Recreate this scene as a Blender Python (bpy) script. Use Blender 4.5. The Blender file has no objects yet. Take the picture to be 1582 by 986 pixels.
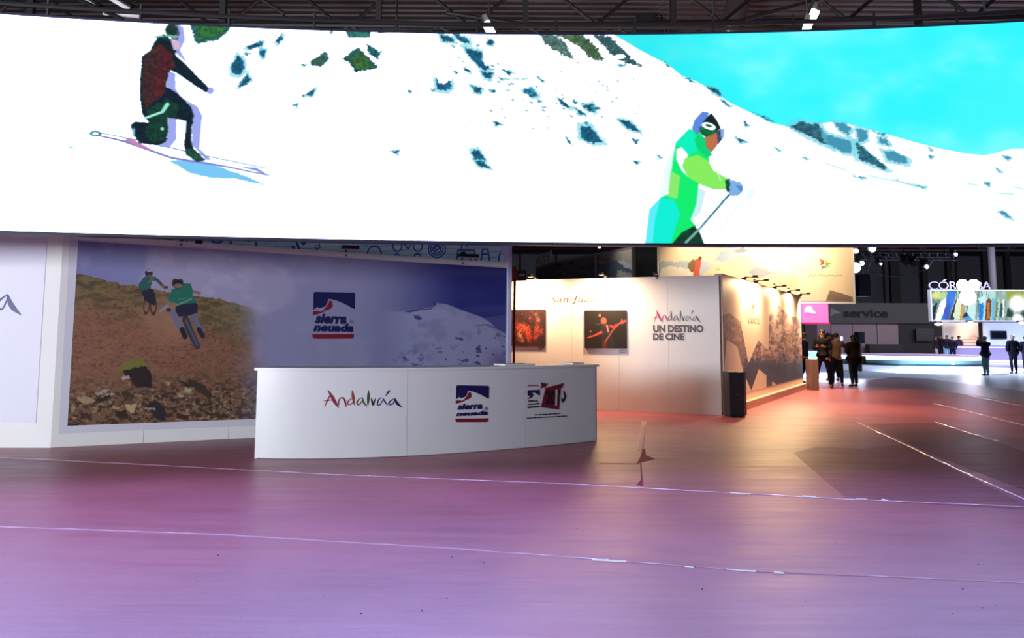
import bpy, bmesh, math, random
import numpy as np
from mathutils import Matrix, Vector

# ---------------------------------------------------------------- camera, world, light, exposure
SC = bpy.context.scene
COL = SC.collection
EYE = 1.5
F_PX, PX0, PY0 = 1230.0, 791.0, 400.0          # focal length and principal point of the photograph
PITCH, ROLL = math.radians(5.57), math.radians(0.27)
CAM_ROT = Matrix.Rotation(math.radians(90) + PITCH, 3, 'X') @ Matrix.Rotation(ROLL, 3, 'Z')
cam_data = bpy.data.cameras.new('camera')
cam = bpy.data.objects.new('camera', cam_data)
COL.objects.link(cam)
cam.matrix_world = Matrix.Translation((0, 0, EYE)) @ CAM_ROT.to_4x4()
cam_data.sensor_width = 36
cam_data.lens = 36 * F_PX / 1582
cam_data.shift_y = -(493 - PY0) / 1582
cam_data.clip_end = 300
SC.camera = cam
SC.view_settings.view_transform = 'Standard'
SC.view_settings.look = 'None'
SC.view_settings.gamma = 1
SC.view_settings.exposure = 0.0
SC.view_settings.use_curve_mapping = False

world = bpy.data.worlds.new('world')
SC.world = world
world.use_nodes = True
world.node_tree.nodes['Background'].inputs[0].default_value = (0.35, 0.38, 0.5, 1)
world.node_tree.nodes['Background'].inputs[1].default_value = 0.11

def lamp(name, kind, loc, target, energy, color, size=1.0, size_y=None, spot=None, blend=0.6, radius=0.1):
    d = bpy.data.lights.new(name, kind)
    d.energy = energy
    d.color = color
    if kind == 'AREA':
        d.shape = 'RECTANGLE'
        d.size = size
        d.size_y = size_y or size
    else:
        d.shadow_soft_size = radius
    if kind == 'SPOT':
        d.spot_size = math.radians(spot)
        d.spot_blend = blend
    o = bpy.data.objects.new(name, d)
    COL.objects.link(o)
    o.location = loc
    v = Vector(target) - Vector(loc)
    o.rotation_euler = v.to_track_quat('-Z', 'Y').to_euler()
    return o

# the opposite side of the display ring and the hall floodlights, behind the camera
lamp('hall_flood_light', 'AREA', (-16, -9, 2.7), (-3, 11, 1.5), 4900, (0.93, 0.96, 1.0), 8, 2.2)
lamp('hall_ceiling_light', 'AREA', (0, 3, 9.4), (0, 3, 0), 230, (0.62, 0.66, 1.0), 16, 10)
lamp('far_hall_fill', 'AREA', (35, 52, 10.6), (35, 62, 0), 9000, (0.86, 0.86, 1.0), 30, 20)  # added area light to lift the dark far hall
lamp('roof_fill_uplight', 'AREA', (0, 13, 6.6), (2, 24, 11), 190, (1.0, 0.85, 0.78), 14, 1)  # added uplight without a fixture, brightens the dark roof

# ---------------------------------------------------------------- photograph measurements to places
def ray(px, py):
    d = CAM_ROT @ Vector(((px - PX0) / F_PX, -(py - PY0) / F_PX, -1))
    return d

def at_z(px, py, z=0.0):
    d = ray(px, py)
    t = (z - EYE) / d.z
    return Vector((d.x * t, d.y * t, z))

def at_y(px, py, Y):
    d = ray(px, py)
    t = Y / d.y
    return Vector((d.x * t, Y, EYE + d.z * t))

def to_px(x, y, z):
    """numpy: world to photograph pixels"""
    R = np.array(CAM_ROT)
    q = np.stack([x, y, z - EYE], -1) @ R
    return PX0 + F_PX * q[..., 0] / -q[..., 2], PY0 - F_PX * q[..., 1] / -q[..., 2]

# ---------------------------------------------------------------- objects and properties
def tag(o, label=None, cat=None, group=None, kind=None):
    if label: o['label'] = label
    if cat: o['category'] = cat
    if group: o['group'] = group
    if kind: o['kind'] = kind
    return o

def empty(name, loc, label=None, cat=None, group=None, kind=None, rz=0.0):
    o = bpy.data.objects.new(name, None)
    COL.objects.link(o)
    o.location = loc
    o.rotation_euler.z = rz
    o.empty_display_size = 0.2
    return tag(o, label, cat, group, kind)

def copy_tree(o, parent=None):
    c = o.copy()
    COL.objects.link(c)
    if parent: c.parent = parent
    for ch in list(o.children):
        copy_tree(ch, c)
    return c

def root_loc(p):
    v = Vector((0, 0, 0))
    while p is not None:
        v += p.location
        p = p.parent
    return v

class MB:
    """collects shapes, world coordinates, and links them as one mesh object"""
    def __init__(self):
        self.v, self.f, self.m, self.uv = [], [], [], None
    def add(self, verts, faces, mi=0):
        n = len(self.v)
        self.v += [tuple(p) for p in verts]
        self.f += [tuple(i + n for i in f) for f in faces]
        self.m += [mi] * len(faces)
        return self
    def hexa(self, b, t, mi=0):
        """b, t: four bottom and four top points, counterclockwise from above"""
        return self.add(list(b) + list(t), [(3, 2, 1, 0), (4, 5, 6, 7), (0, 1, 5, 4), (1, 2, 6, 5), (2, 3, 7, 6), (3, 0, 4, 7)], mi)
    def box(self, c, s, rz=0.0, mi=0):
        c = Vector(c)
        R = Matrix.Rotation(rz, 3, 'Z')
        h = Vector(s) / 2
        q = [(-1, -1), (1, -1), (1, 1), (-1, 1)]
        return self.hexa([c + R @ Vector((a * h.x, b * h.y, -h.z)) for a, b in q], [c + R @ Vector((a * h.x, b * h.y, h.z)) for a, b in q], mi)
    def slab(self, a, b, z0, z1, th, mi=0):
        """upright board from plan point a to b, thickness th away from the camera"""
        a, b = Vector(a[:2]), Vector(b[:2])
        d = (b - a).normalized()
        n = Vector((-d.y, d.x)) * th
        p = [a, b, b + n, a + n]
        return self.hexa([(q.x, q.y, z0) for q in p], [(q.x, q.y, z1) for q in p], mi)
    def sheet_slab(self, sh, u0, u1, z0, z1, th, off=0.0, mi=0):
        """board lying on a sheet, following its taper"""
        A = [(u0, off), (u1, off), (u1, off - th), (u0, off - th)]
        return self.hexa([sh.at(u, z0, d) for u, d in A], [sh.at(u, z1, d) for u, d in A], mi)
    def tube(self, pts, r, n=8, mi=0, cap=True):
        pts = [Vector(p) for p in pts]
        rr = r if isinstance(r, (list, tuple)) else [r] * len(pts)
        vs, fs = [], []
        up = Vector((0, 0, 1))
        for i, p in enumerate(pts):
            d = (pts[min(i + 1, len(pts) - 1)] - pts[max(i - 1, 0)]).normalized()
            a = d.cross(up)
            if a.length < 1e-3: a = d.cross(Vector((1, 0, 0)))
            a.normalize()
            b = d.cross(a)
            for k in range(n):
                t = 2 * math.pi * k / n
                vs.append(p + (a * math.cos(t) + b * math.sin(t)) * rr[i])
        for i in range(len(pts) - 1):
            for k in range(n):
                fs.append((i * n + k, i * n + (k + 1) % n, (i + 1) * n + (k + 1) % n, (i + 1) * n + k))
        if cap:
            fs.append(tuple(range(n - 1, -1, -1)))
            fs.append(tuple(range((len(pts) - 1) * n, len(pts) * n)))
        return self.add(vs, fs, mi)
    def ball(self, c, r, n=10, mi=0):
        rx, ry, rz = r if isinstance(r, (list, tuple)) else (r, r, r)
        vs, fs = [], []
        for i in range(1, n):
            ph = math.pi * i / n
            for k in range(n):
                t = 2 * math.pi * k / n
                vs.append((c[0] + rx * math.sin(ph) * math.cos(t), c[1] + ry * math.sin(ph) * math.sin(t), c[2] + rz * math.cos(ph)))
        for i in range(n - 2):
            for k in range(n):
                fs.append((i * n + k, (i + 1) * n + k, (i + 1) * n + (k + 1) % n, i * n + (k + 1) % n))
        vs += [(c[0], c[1], c[2] + rz), (c[0], c[1], c[2] - rz)]
        m = (n - 1) * n
        for k in range(n):
            fs.append((m, k, (k + 1) % n))
            fs.append((m + 1, (n - 2) * n + (k + 1) % n, (n - 2) * n + k))
        return self.add(vs, fs, mi)
    def build(self, name, mats, parent=None, smooth=False, loc=None, bevel=0.0):
        me = bpy.data.meshes.new(name)
        o = bpy.data.objects.new(name, me)
        COL.objects.link(o)
        base = root_loc(parent) if parent else Vector((0, 0, 0))
        if loc is not None:
            o.location = Vector(loc) - base
            base = Vector(loc)
        me.from_pydata([(p[0] - base.x, p[1] - base.y, p[2] - base.z) for p in self.v], [], self.f)
        for m in (mats if isinstance(mats, (list, tuple)) else [mats]):
            me.materials.append(m)
        if max(self.m, default=0):
            me.polygons.foreach_set('material_index', self.m)
        if self.uv:
            lay = me.uv_layers.new(name='map')
            for l in me.loops:
                lay.data[l.index].uv = self.uv[l.vertex_index]
        if smooth:
            me.polygons.foreach_set('use_smooth', [True] * len(me.polygons))
        me.update()
        if parent: o.parent = parent
        if bevel:
            bv = o.modifiers.new('edge', 'BEVEL')
            bv.width = bevel
            bv.segments = 2
        return o

# ---------------------------------------------------------------- materials
def lin(c):
    c = np.asarray(c, float) / 255.0
    return np.where(c <= 0.04045, c / 12.92, ((c + 0.055) / 1.055) ** 2.4)

MATS = {}
def mat(name, rgb, rough=0.5, metal=0.0, emit=0.0, noise=0.0, scale=8.0, bump=0.0, spec=0.5, coat=0.0):
    """rgb is a display colour; noise varies it a little"""
    key = (name, tuple(rgb), rough, metal, emit)
    if key in MATS: return MATS[key]
    m = bpy.data.materials.new(name)
    m.use_nodes = True
    nt = m.node_tree
    b = nt.nodes['Principled BSDF']
    c = [float(x) for x in lin(rgb)] + [1.0]
    b.inputs['Base Color'].default_value = c
    b.inputs['Roughness'].default_value = rough
    b.inputs['Metallic'].default_value = metal
    b.inputs['Specular IOR Level'].default_value = spec
    b.inputs['Coat Weight'].default_value = coat
    if emit:
        b.inputs['Emission Color'].default_value = c
        b.inputs['Emission Strength'].default_value = emit
    if noise or bump:
        tc = nt.nodes.new('ShaderNodeTexCoord')
        nz = nt.nodes.new('ShaderNodeTexNoise')
        nz.inputs['Scale'].default_value = scale
        nz.inputs['Detail'].default_value = 4
        nt.links.new(tc.outputs['Object'], nz.inputs['Vector'])
        if noise:
            mx = nt.nodes.new('ShaderNodeMix')
            mx.data_type = 'RGBA'
            mx.inputs[6].default_value = [x * (1 - noise) for x in c[:3]] + [1]
            mx.inputs[7].default_value = [min(1, x * (1 + noise)) for x in c[:3]] + [1]
            nt.links.new(nz.outputs['Fac'], mx.inputs[0])
            nt.links.new(mx.outputs[2], b.inputs['Base Color'])
        if bump:
            bp = nt.nodes.new('ShaderNodeBump')
            bp.inputs['Strength'].default_value = bump
            bp.inputs['Distance'].default_value = 0.02
            nt.links.new(nz.outputs['Fac'], bp.inputs['Height'])
            nt.links.new(bp.outputs[0], b.inputs['Normal'])
    MATS[key] = m
    return m

WHITE = mat('white_board', (226, 229, 232), 0.6, noise=0.03, scale=3)
COUNTER_WHITE = mat('counter_laminate', (214, 219, 226), 0.35, noise=0.02, scale=2)
BLACK = mat('black_plastic', (18, 18, 22), 0.45, noise=0.2)
DARK = mat('dark_steel', (30, 29, 33), 0.55, noise=0.15)
STEEL = mat('galvanised_steel', (150, 152, 160), 0.3, metal=0.8, noise=0.15)

# ---------------------------------------------------------------- printed pictures (painted here, texel by texel)
rng = np.random.RandomState(7)
_TAB = rng.rand(256, 256)
def vnoise(x, y):
    x, y = np.asarray(x, np.float32) + 4096, np.asarray(y, np.float32) + 4096
    xi, yi = x.astype(np.int32), y.astype(np.int32)
    fx, fy = x - xi, y - yi
    fx, fy = fx * fx * (3 - 2 * fx), fy * fy * (3 - 2 * fy)
    xi, yi = xi & 255, yi & 255
    T = _TAB.ravel()
    g = lambda a, b: T.take(((a & 255) << 8) | (b & 255))
    return (g(xi, yi) * (1 - fx) + g(xi + 1, yi) * fx) * (1 - fy) + (g(xi, yi + 1) * (1 - fx) + g(xi + 1, yi + 1) * fx) * fy
def fbm(x, y, o=4):
    s, a, t = 0, 0.5, 0
    for i in range(o):
        s = s + a * vnoise(x * 2 ** i + 17 * i, y * 2 ** i + 31 * i)
        t += a
        a *= 0.5
    return s / t
def sstep(a, b, x):
    t = np.clip((x - a) / (b - a), 0, 1)
    return t * t * (3 - 2 * t)

class Sheet:
    """an upright surface along a plan line (straight or curved); u = metres along it, v = height"""
    def __init__(self, pts, side=1, taper=0.0):
        self.taper = taper      # the board gets lower along u by this share per metre
        self.p = [Vector(q[:2]) for q in pts]
        self.s = [0.0]
        for a, b in zip(self.p, self.p[1:]):
            self.s.append(self.s[-1] + (b - a).length)
        self.length = self.s[-1]
        self.side = side
    def at(self, u, v, off=0.0):
        """off: metres towards the viewer's side"""
        i = 0
        while i < len(self.s) - 2 and u > self.s[i + 1]: i += 1
        a, b = self.p[i], self.p[i + 1]
        d = (b - a).normalized()
        q = a + d * (u - self.s[i])
        n = Vector((d.y, -d.x)) * self.side
        return Vector((q.x + n.x * off, q.y + n.y * off, v * (1 - self.taper * u)))
    def uv(self, px, py):
        d = ray(px, py)
        best = None
        for i, (a, b) in enumerate(zip(self.p, self.p[1:])):
            e = b - a
            det = d.x * -e.y + e.x * d.y
            if abs(det) < 1e-9: continue
            t = (a.x * -e.y + e.x * a.y) / det
            k = (d.x * a.y - d.y * a.x) / det
            miss = max(0, -k, k - 1) * e.length
            if t > 0 and (best is None or miss < best[0]):
                best = (miss, self.s[i] + k * e.length, EYE + d.z * t)
        return best[1], best[2] / (1 - self.taper * best[1])

class Canvas:
    def __init__(self, sheet, u0, u1, v0, v1, w, h, base=(255, 255, 255)):
        self.sheet, self.box, self.w, self.h = sheet, (u0, u1, v0, v1), w, h
        us = u0 + (np.arange(w) + 0.5) / w * (u1 - u0)
        vs = v0 + (np.arange(h) + 0.5) / h * (v1 - v0)
        pl = np.array([sheet.at(u, 0)[:2] for u in us])
        X = np.repeat(pl[None, :, 0], h, 0); Y = np.repeat(pl[None, :, 1], h, 0)
        Z = vs[:, None] * (1 - sheet.taper * us[None, :])
        self.X, self.Y = to_px(X, Y, Z)
        self.c = np.zeros((h, w, 3)) + np.array(base, float)
    def blend(self, m, col):
        self.c += (np.asarray(col, float) - self.c) * np.asarray(m)[..., None]
    def poly(self, pts, col, o=(0, 0), s=1.0, a=1.0, rag=0.0):
        P = [(o[0] + x / s, o[1] + y / s) for x, y in pts]
        x0, x1 = min(p[0] for p in P) - rag, max(p[0] for p in P) + rag
        y0, y1 = min(p[1] for p in P) - rag, max(p[1] for p in P) + rag
        bb = (self.X >= x0) & (self.X <= x1) & (self.Y >= y0) & (self.Y <= y1)
        if not bb.any(): return
        xs, ys = self.X[bb], self.Y[bb]
        if rag:
            xs, ys = xs + (vnoise(xs * .45, ys * .45) - .5) * rag, ys + (vnoise(xs * .45 + 50, ys * .45) - .5) * rag
        ins = np.zeros(xs.shape, bool)
        for (ax, ay), (bx, by) in zip(P, P[1:] + P[:1]):
            c = (ay > ys) != (by > ys)
            ins ^= c & (xs < (bx - ax) * (ys - ay) / ((by - ay) or 1e-9) + ax)
        sub = self.c[bb]
        sub[ins] += (np.array(col, float) - sub[ins]) * a
        self.c[bb] = sub
    def ell(self, cx, cy, rx, ry, col, o=(0, 0), s=1.0, a=1.0, soft=0.0, rot=0.0, ring=0.0):
        cx, cy, rx, ry = o[0] + cx / s, o[1] + cy / s, rx / s, ry / s
        dx, dy = self.X - cx, self.Y - cy
        c, q = math.cos(rot), math.sin(rot)
        r = np.sqrt(((dx * c + dy * q) / rx) ** 2 + ((dy * c - dx * q) / ry) ** 2)
        m = (1 - sstep(1 - soft, 1 + 1e-6 + soft, r)) if soft else (r < 1).astype(float)
        if ring: m = m * (r > 1 - ring)
        self.blend(m * a, col)
    def line(self, pts, w, col, o=(0, 0), s=1.0, a=1.0):
        P = [(o[0] + x / s, o[1] + y / s) for x, y in pts]
        ws = [q / s / 2 for q in (w if isinstance(w, (list, tuple)) else [w] * len(P))]
        M = max(ws)
        m = np.zeros(self.X.shape, bool)
        for i in range(len(P) - 1):
            (ax, ay), (bx, by) = P[i], P[i + 1]
            bb = (self.X > min(ax, bx) - M) & (self.X < max(ax, bx) + M) & (self.Y > min(ay, by) - M) & (self.Y < max(ay, by) + M)
            if not bb.any(): continue
            xs, ys = self.X[bb], self.Y[bb]
            L = (bx - ax) ** 2 + (by - ay) ** 2 or 1e-9
            t = np.clip(((xs - ax) * (bx - ax) + (ys - ay) * (by - ay)) / L, 0, 1)
            d = np.hypot(xs - ax - t * (bx - ax), ys - ay - t * (by - ay))
            m[bb] |= d < ws[i] * (1 - t) + ws[i + 1] * t
        self.blend(m * a, col)
    def blur(self, n=1):
        for _ in range(n):
            p = np.pad(self.c, ((1, 1), (1, 1), (0, 0)), 'edge')
            self.c = (p[:-2, 1:-1] + p[2:, 1:-1] + p[1:-1, :-2] + p[1:-1, 2:] + 2 * p[1:-1, 1:-1]) / 6
    def material(self, name, gain=1.0, emit=0.0, rough=0.5, tint=(1, 1, 1)):
        """print: pigment colours; display (emit > 0): radiance, whites run far brighter than the mid tones"""
        L = lin(np.clip(self.c, 0, 255))
        if emit:
            L = L * (1 + (emit * np.array(tint) - 1) * sstep(0.62, 0.96, L.min(-1, keepdims=True)))
        else:
            L = np.clip(L * gain, 0, 0.9)
        im = bpy.data.images.new(name, self.w, self.h, alpha=False, float_buffer=True)
        im.colorspace_settings.name = 'Linear Rec.709'
        buf = np.ones((self.h, self.w, 4), np.float32)
        buf[..., :3] = L
        im.pixels.foreach_set(buf.ravel())
        im.update()
        im.pack()
        m = bpy.data.materials.new(name)
        m.use_nodes = True
        nt = m.node_tree
        b = nt.nodes['Principled BSDF']
        t = nt.nodes.new('ShaderNodeTexImage')
        t.image = im
        t.extension = 'EXTEND'
        uvn = nt.nodes.new('ShaderNodeUVMap')
        uvn.uv_map = 'map'
        nt.links.new(uvn.outputs[0], t.inputs[0])
        b.inputs['Roughness'].default_value = rough
        if emit:
            b.inputs['Base Color'].default_value = (0.004, 0.004, 0.005, 1)
            b.inputs['Specular IOR Level'].default_value = 0.05
            nt.links.new(t.outputs[0], b.inputs['Emission Color'])
            b.inputs['Emission Strength'].default_value = 1
        else:
            nt.links.new(t.outputs[0], b.inputs['Base Color'])
        return m
    def panel(self, name, material, parent, th=0.006, off=0.0, n=1):
        """the printed board itself, th thick, proud of its sheet"""
        u0, u1, v0, v1 = self.box
        mb = MB(); mb.uv = []
        for i in range(n + 1):
            k = i / n
            u = u0 + (u1 - u0) * k
            for v, kv in ((v0, 0), (v1, 1)):
                for d in (off, off + th):
                    mb.v.append(tuple(self.sheet.at(u, v, d)))
                    mb.uv.append((k, kv))
        for i in range(n):
            a, b = i * 4, i * 4 + 4
            mb.f += [(a + 1, b + 1, b + 3, a + 3), (b, a, a + 2, b + 2), (a, b, b + 1, a + 1), (a + 2, a + 3, b + 3, b + 2)]
        mb.f += [(0, 1, 3, 2), (n * 4 + 1, n * 4, n * 4 + 2, n * 4 + 3)]
        mb.m = [0] * len(mb.f)
        return mb.build(name, material, parent)

# ---------------------------------------------------------------- lettering and flat marks on sheets
def flat_mark(mb, sheet, pts, off, th=0.003, mi=0):
    """polygon of (u, v) points as a thin plate"""
    n = len(pts)
    from mathutils.geometry import tessellate_polygon
    tri = tessellate_polygon([[Vector((p[0], p[1], 0)) for p in pts]])
    top = [sheet.at(u, v, off + th) for u, v in pts]
    bot = [sheet.at(u, v, off) for u, v in pts]
    mb.add(top + bot, [tuple(t) for t in tri] + [(i, (i + 1) % n, (i + 1) % n + n, i + n) for i in range(n)], mi)

def px_mark(mb, sheet, pts, o=(0, 0), s=1.0, off=0.0, th=0.003, mi=0):
    flat_mark(mb, sheet, [sheet.uv(o[0] + x / s, o[1] + y / s) for x, y in pts], off, th, mi)

def catmull(P, n=6):
    out = []
    for i in range(len(P) - 1):
        p0, p1, p2, p3 = P[max(i - 1, 0)], P[i], P[i + 1], P[min(i + 2, len(P) - 1)]
        for k in range(n):
            t = k / n
            out.append([0.5 * (2 * b + (c - a) * t + (2 * a - 5 * b + 4 * c - d) * t * t + (3 * b - a - 3 * c + d) * t ** 3) for a, b, c, d in zip(p0, p1, p2, p3)])
    out.append(list(P[-1]))
    return out

def brush(mb, sheet, pts, tr, off, mi=0):
    """brush stroke: pts are (x, y, width), tr maps artwork x, y to (u, v)"""
    C = catmull([list(p) for p in pts])
    L, R = [], []
    for i, c in enumerate(C):
        a, b = C[max(i - 1, 0)], C[min(i + 1, len(C) - 1)]
        dx, dy = b[0] - a[0], b[1] - a[1]
        q = math.hypot(dx, dy) or 1
        w = max(c[2], 1) / 2
        L.append(tr(c[0] - dy / q * w, c[1] + dx / q * w))
        R.append(tr(c[0] + dy / q * w, c[1] - dx / q * w))
    n = len(C)
    vs = [sheet.at(u, v, off + .003) for u, v in L + R] + [sheet.at(u, v, off) for u, v in L + R]
    fs = []
    for i in range(n - 1):
        fs += [(i, i + 1, n + i + 1, n + i), (i, 2 * n + i, 2 * n + i + 1, i + 1), (n + i, n + i + 1, 3 * n + i + 1, 3 * n + i)]
    fs += [(0, n, 3 * n, 2 * n), (n - 1, 2 * n - 1, 4 * n - 1, 3 * n - 1)]
    mb.add(vs, fs, mi)

BRUSH_WORD = [  # hand-lettered word, artwork 1582 x 565
    (0, [(185, 145, 8), (250, 250, 50), (310, 360, 52), (378, 458, 8)]), (0, [(240, 205, 14), (175, 330, 20), (125, 438, 5)]), (0, [(105, 330, 6), (180, 325, 20), (290, 312, 12)]),
    (1, [(378, 405, 14), (370, 345, 20), (400, 290, 16), (442, 278, 20), (480, 335, 34), (505, 438, 10)]),
    (2, [(605, 282, 8), (545, 335, 18), (530, 390, 18), (585, 392, 14), (640, 330, 8)]), (2, [(612, 148, 10), (624, 260, 44), (646, 405, 10)]),
    (3, [(792, 272, 8), (720, 310, 16), (690, 375, 20), (725, 402, 16), (795, 310, 10)]), (3, [(788, 285, 12), (812, 370, 30), (872, 432, 6)]),
    (4, [(890, 148, 8), (892, 260, 44), (880, 402, 16)]),
    (5, [(938, 288, 10), (955, 340, 30), (975, 402, 30), (1012, 288, 6)]),
    (6, [(1108, 273, 8), (1062, 325, 18), (1048, 400, 20), (1095, 398, 14), (1150, 300, 8)]), (6, [(1148, 288, 10), (1180, 350, 22), (1226, 408, 8)]), (6, [(1262, 150, 24), (1228, 192, 26), (1194, 245, 5)]),
    (7, [(1352, 288, 8), (1275, 335, 18), (1248, 390, 20), (1305, 396, 14), (1355, 310, 10)]), (7, [(1350, 286, 12), (1390, 375, 46), (1478, 447, 5)]),
]
def word_mats(cols):
    return [mat('ink_%d' % i, c, 0.5) for i, c in enumerate(cols)]
RAINBOW = word_mats([(128, 20, 55), (120, 18, 62), (140, 60, 40), (88, 92, 42), (52, 86, 44), (28, 58, 60), (30, 30, 96), (26, 24, 78)])
def brush_word(name, sheet, tr, parent, mats, off=0.006):
    mb = MB()
    for k, st in BRUSH_WORD:
        brush(mb, sheet, st, tr, off, min(k, len(mats) - 1))
    return mb.build(name, mats, parent)

TMP = bpy.data.scenes.new('workbench')
def evaluated_mesh(o):
    vl = TMP.view_layers[0]
    vl.update()
    return bpy.data.meshes.new_from_object(o.evaluated_get(vl.depsgraph))
_TXT = {}
def text_shape(body, bold=0.0, shear=0.0, space=1.0):
    key = (body, bold, shear, space)
    if key not in _TXT:
        cu = bpy.data.curves.new('t', 'FONT')
        cu.body = body
        cu.offset = bold
        cu.shear = shear
        cu.space_character = space
        cu.resolution_u = 4
        o = bpy.data.objects.new('t', cu)
        TMP.collection.objects.link(o)
        me = evaluated_mesh(o)
        vs = [tuple(v.co) for v in me.vertices]
        fs = [tuple(p.vertices) for p in me.polygons]
        cnt = {}
        for f in fs:
            for a, b in zip(f, f[1:] + f[:1]):
                cnt[(a, b)] = cnt.get((a, b), 0) + 1
        edges = [e for e in cnt if (e[1], e[0]) not in cnt]
        bpy.data.objects.remove(o); bpy.data.curves.remove(cu); bpy.data.meshes.remove(me)
        x0, x1 = min(v[0] for v in vs), max(v[0] for v in vs)
        y0, y1 = min(v[1] for v in vs), max(v[1] for v in vs)
        _TXT[key] = ([((v[0] - x0) / (x1 - x0), (v[1] - y0) / (y1 - y0)) for v in vs], fs, edges)
    return _TXT[key]

def text_on(mb, sheet, body, u0, v0, u1, v1, off=0.006, th=0.004, bold=0.0, shear=0.0, space=1.0, mi=0, dv=0.0):
    vs, fs, ed = text_shape(body, bold, shear, space)
    n = len(vs)
    P = [(u0 + (u1 - u0) * a, v0 + (v1 - v0) * b + dv * a) for a, b in vs]
    top = [sheet.at(u, v, off + th) for u, v in P]
    bot = [sheet.at(u, v, off) for u, v in P]
    mb.add(top + bot, fs + [(b, a, a + n, b + n) for a, b in ed], mi)

def px_text(mb, sheet, body, x0, y0, x1, y1, o=(0, 0), s=1.0, **k):
    """text box by its photographed corners (x0, y0) lower edge start, (x1, y1) upper edge end"""
    u0, v0 = sheet.uv(o[0] + x0 / s, o[1] + y0 / s)
    u1, v1 = sheet.uv(o[0] + x1 / s, o[1] + y1 / s)
    text_on(mb, sheet, body, u0, v0, u1, v1, **k)
# ================================================================ THE SETTING
def floor_material(c0=(144, 62, 84), c1=(180, 94, 108), r0=.34, r1=.52, spec=.85):
    m = bpy.data.materials.new('film_covered_red_carpet')
    m.use_nodes = True
    nt = m.node_tree
    N, Lk = nt.nodes, nt.links
    b = N['Principled BSDF']
    tc = N.new('ShaderNodeTexCoord')
    mp = N.new('ShaderNodeMapping')
    mp.inputs['Rotation'].default_value = (0, 0, math.radians(13))
    mp.inputs['Scale'].default_value = (0.35, 3.2, 1)
    Lk.new(tc.outputs['Object'], mp.inputs[0])
    st = N.new('ShaderNodeTexNoise'); st.inputs['Scale'].default_value = 2.2; st.inputs['Detail'].default_value = 6; st.inputs['Roughness'].default_value = 0.7
    Lk.new(mp.outputs[0], st.inputs['Vector'])
    big = N.new('ShaderNodeTexNoise'); big.inputs['Scale'].default_value = 0.45; big.inputs['Detail'].default_value = 3
    Lk.new(tc.outputs['Object'], big.inputs['Vector'])
    cr = N.new('ShaderNodeValToRGB')
    cr.color_ramp.elements[0].position = 0.3; cr.color_ramp.elements[0].color = (*[float(x) for x in lin(c0)], 1)
    cr.color_ramp.elements[1].position = 0.72; cr.color_ramp.elements[1].color = (*[float(x) for x in lin(c1)], 1)
    Lk.new(big.outputs['Fac'], cr.inputs[0])
    Lk.new(cr.outputs[0], b.inputs['Base Color'])
    rr = N.new('ShaderNodeMapRange'); rr.inputs[1].default_value = 0.3; rr.inputs[2].default_value = 0.7; rr.inputs[3].default_value = r0; rr.inputs[4].default_value = r1
    Lk.new(st.outputs['Fac'], rr.inputs[0])
    Lk.new(rr.outputs[0], b.inputs['Roughness'])
    b.inputs['Specular IOR Level'].default_value = spec
    bp = N.new('ShaderNodeBump'); bp.inputs['Strength'].default_value = 0.35; bp.inputs['Distance'].default_value = 0.01
    Lk.new(st.outputs['Fac'], bp.inputs['Height'])
    Lk.new(bp.outputs[0], b.inputs['Normal'])
    return m
FLOOR_M = floor_material()
floor = tag(MB().add([(-30, -14, 0), (75, -14, 0), (75, 96, 0), (-30, 96, 0), (-30, -14, -.2), (75, -14, -.2), (75, 96, -.2), (-30, 96, -.2)],
    [(0, 1, 2, 3), (7, 6, 5, 4), (0, 4, 5, 1), (1, 5, 6, 2), (2, 6, 7, 3), (3, 7, 4, 0)]).build('floor', FLOOR_M), kind='structure')

TAPE = mat('clear_tape', (205, 170, 200), 0.16, spec=0.9)
SEAM = mat('bare_carpet', (150, 22, 66), 0.8)
def floor_strip(name, pts, w, m, h=0.004, rag=0.0, seed=1):
    """taped joint of the floor film, pts are photographed points; the tape is slightly crumpled"""
    r = random.Random(seed)
    P = [at_z(x, y) for x, y in pts]
    Q = []
    for a, b in zip(P, P[1:]):
        n = max(1, int((b - a).length / 0.07))
        Q += [a.lerp(b, k / n) for k in range(n)]
    Q.append(P[-1])
    mb = MB()
    vs, fs = [], []
    for i, q in enumerate(Q):
        d = (Q[min(i + 1, len(Q) - 1)] - Q[max(i - 1, 0)]).normalized()
        n = Vector((-d.y, d.x, 0))
        ww = w * (1 + rag * (r.random() - .5))
        z = h * (0.6 + 0.8 * r.random())
        for k, zz in ((-.5, 0.0), (-.25, z), (.25, z * (0.5 + r.random())), (.5, 0.0)):
            vs.append(q + n * ww * k + Vector((0, 0, zz + 0.001)))
    for i in range(len(Q) - 1):
        for k in range(3):
            fs.append((i * 4 + k, i * 4 + 4 + k, i * 4 + 5 + k, i * 4 + k + 1))
    return mb.add(vs, fs).build(name, m, floor)
floor_strip('tape_strip', [(-60, 812), (330, 826), (700, 848), (940, 866)], .018, TAPE)
floor_strip('tape_strip', [(940, 866), (1160, 883), (1400, 893), (1640, 904)], .007, TAPE, seed=2)
floor_strip('tape_strip', [(-60, 704), (0, 707), (240, 719), (520, 734), (880, 748)], .022, TAPE, seed=3)
floor_strip('tape_strip', [(880, 748), (1060, 758), (1300, 771), (1640, 786)], .03, TAPE, seed=4)
floor_strip('tape_strip', [(1326, 653), (1420, 697), (1500, 735), (1620, 788)], .035, TAPE, h=.006, seed=5, rag=.6)
floor_strip('tape_strip', [(1446, 652), (1500, 670), (1545, 683)], .05, TAPE, h=.008, seed=6, rag=.6)
floor_strip('tape_strip', [(1444, 624), (1500, 637), (1600, 662)], .05, TAPE, h=.008, seed=7, rag=.6)
floor_strip('tape_strip', [(1455, 602), (1520, 616), (1600, 632)], .06, TAPE, h=.008, seed=8, rag=.6)
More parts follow.
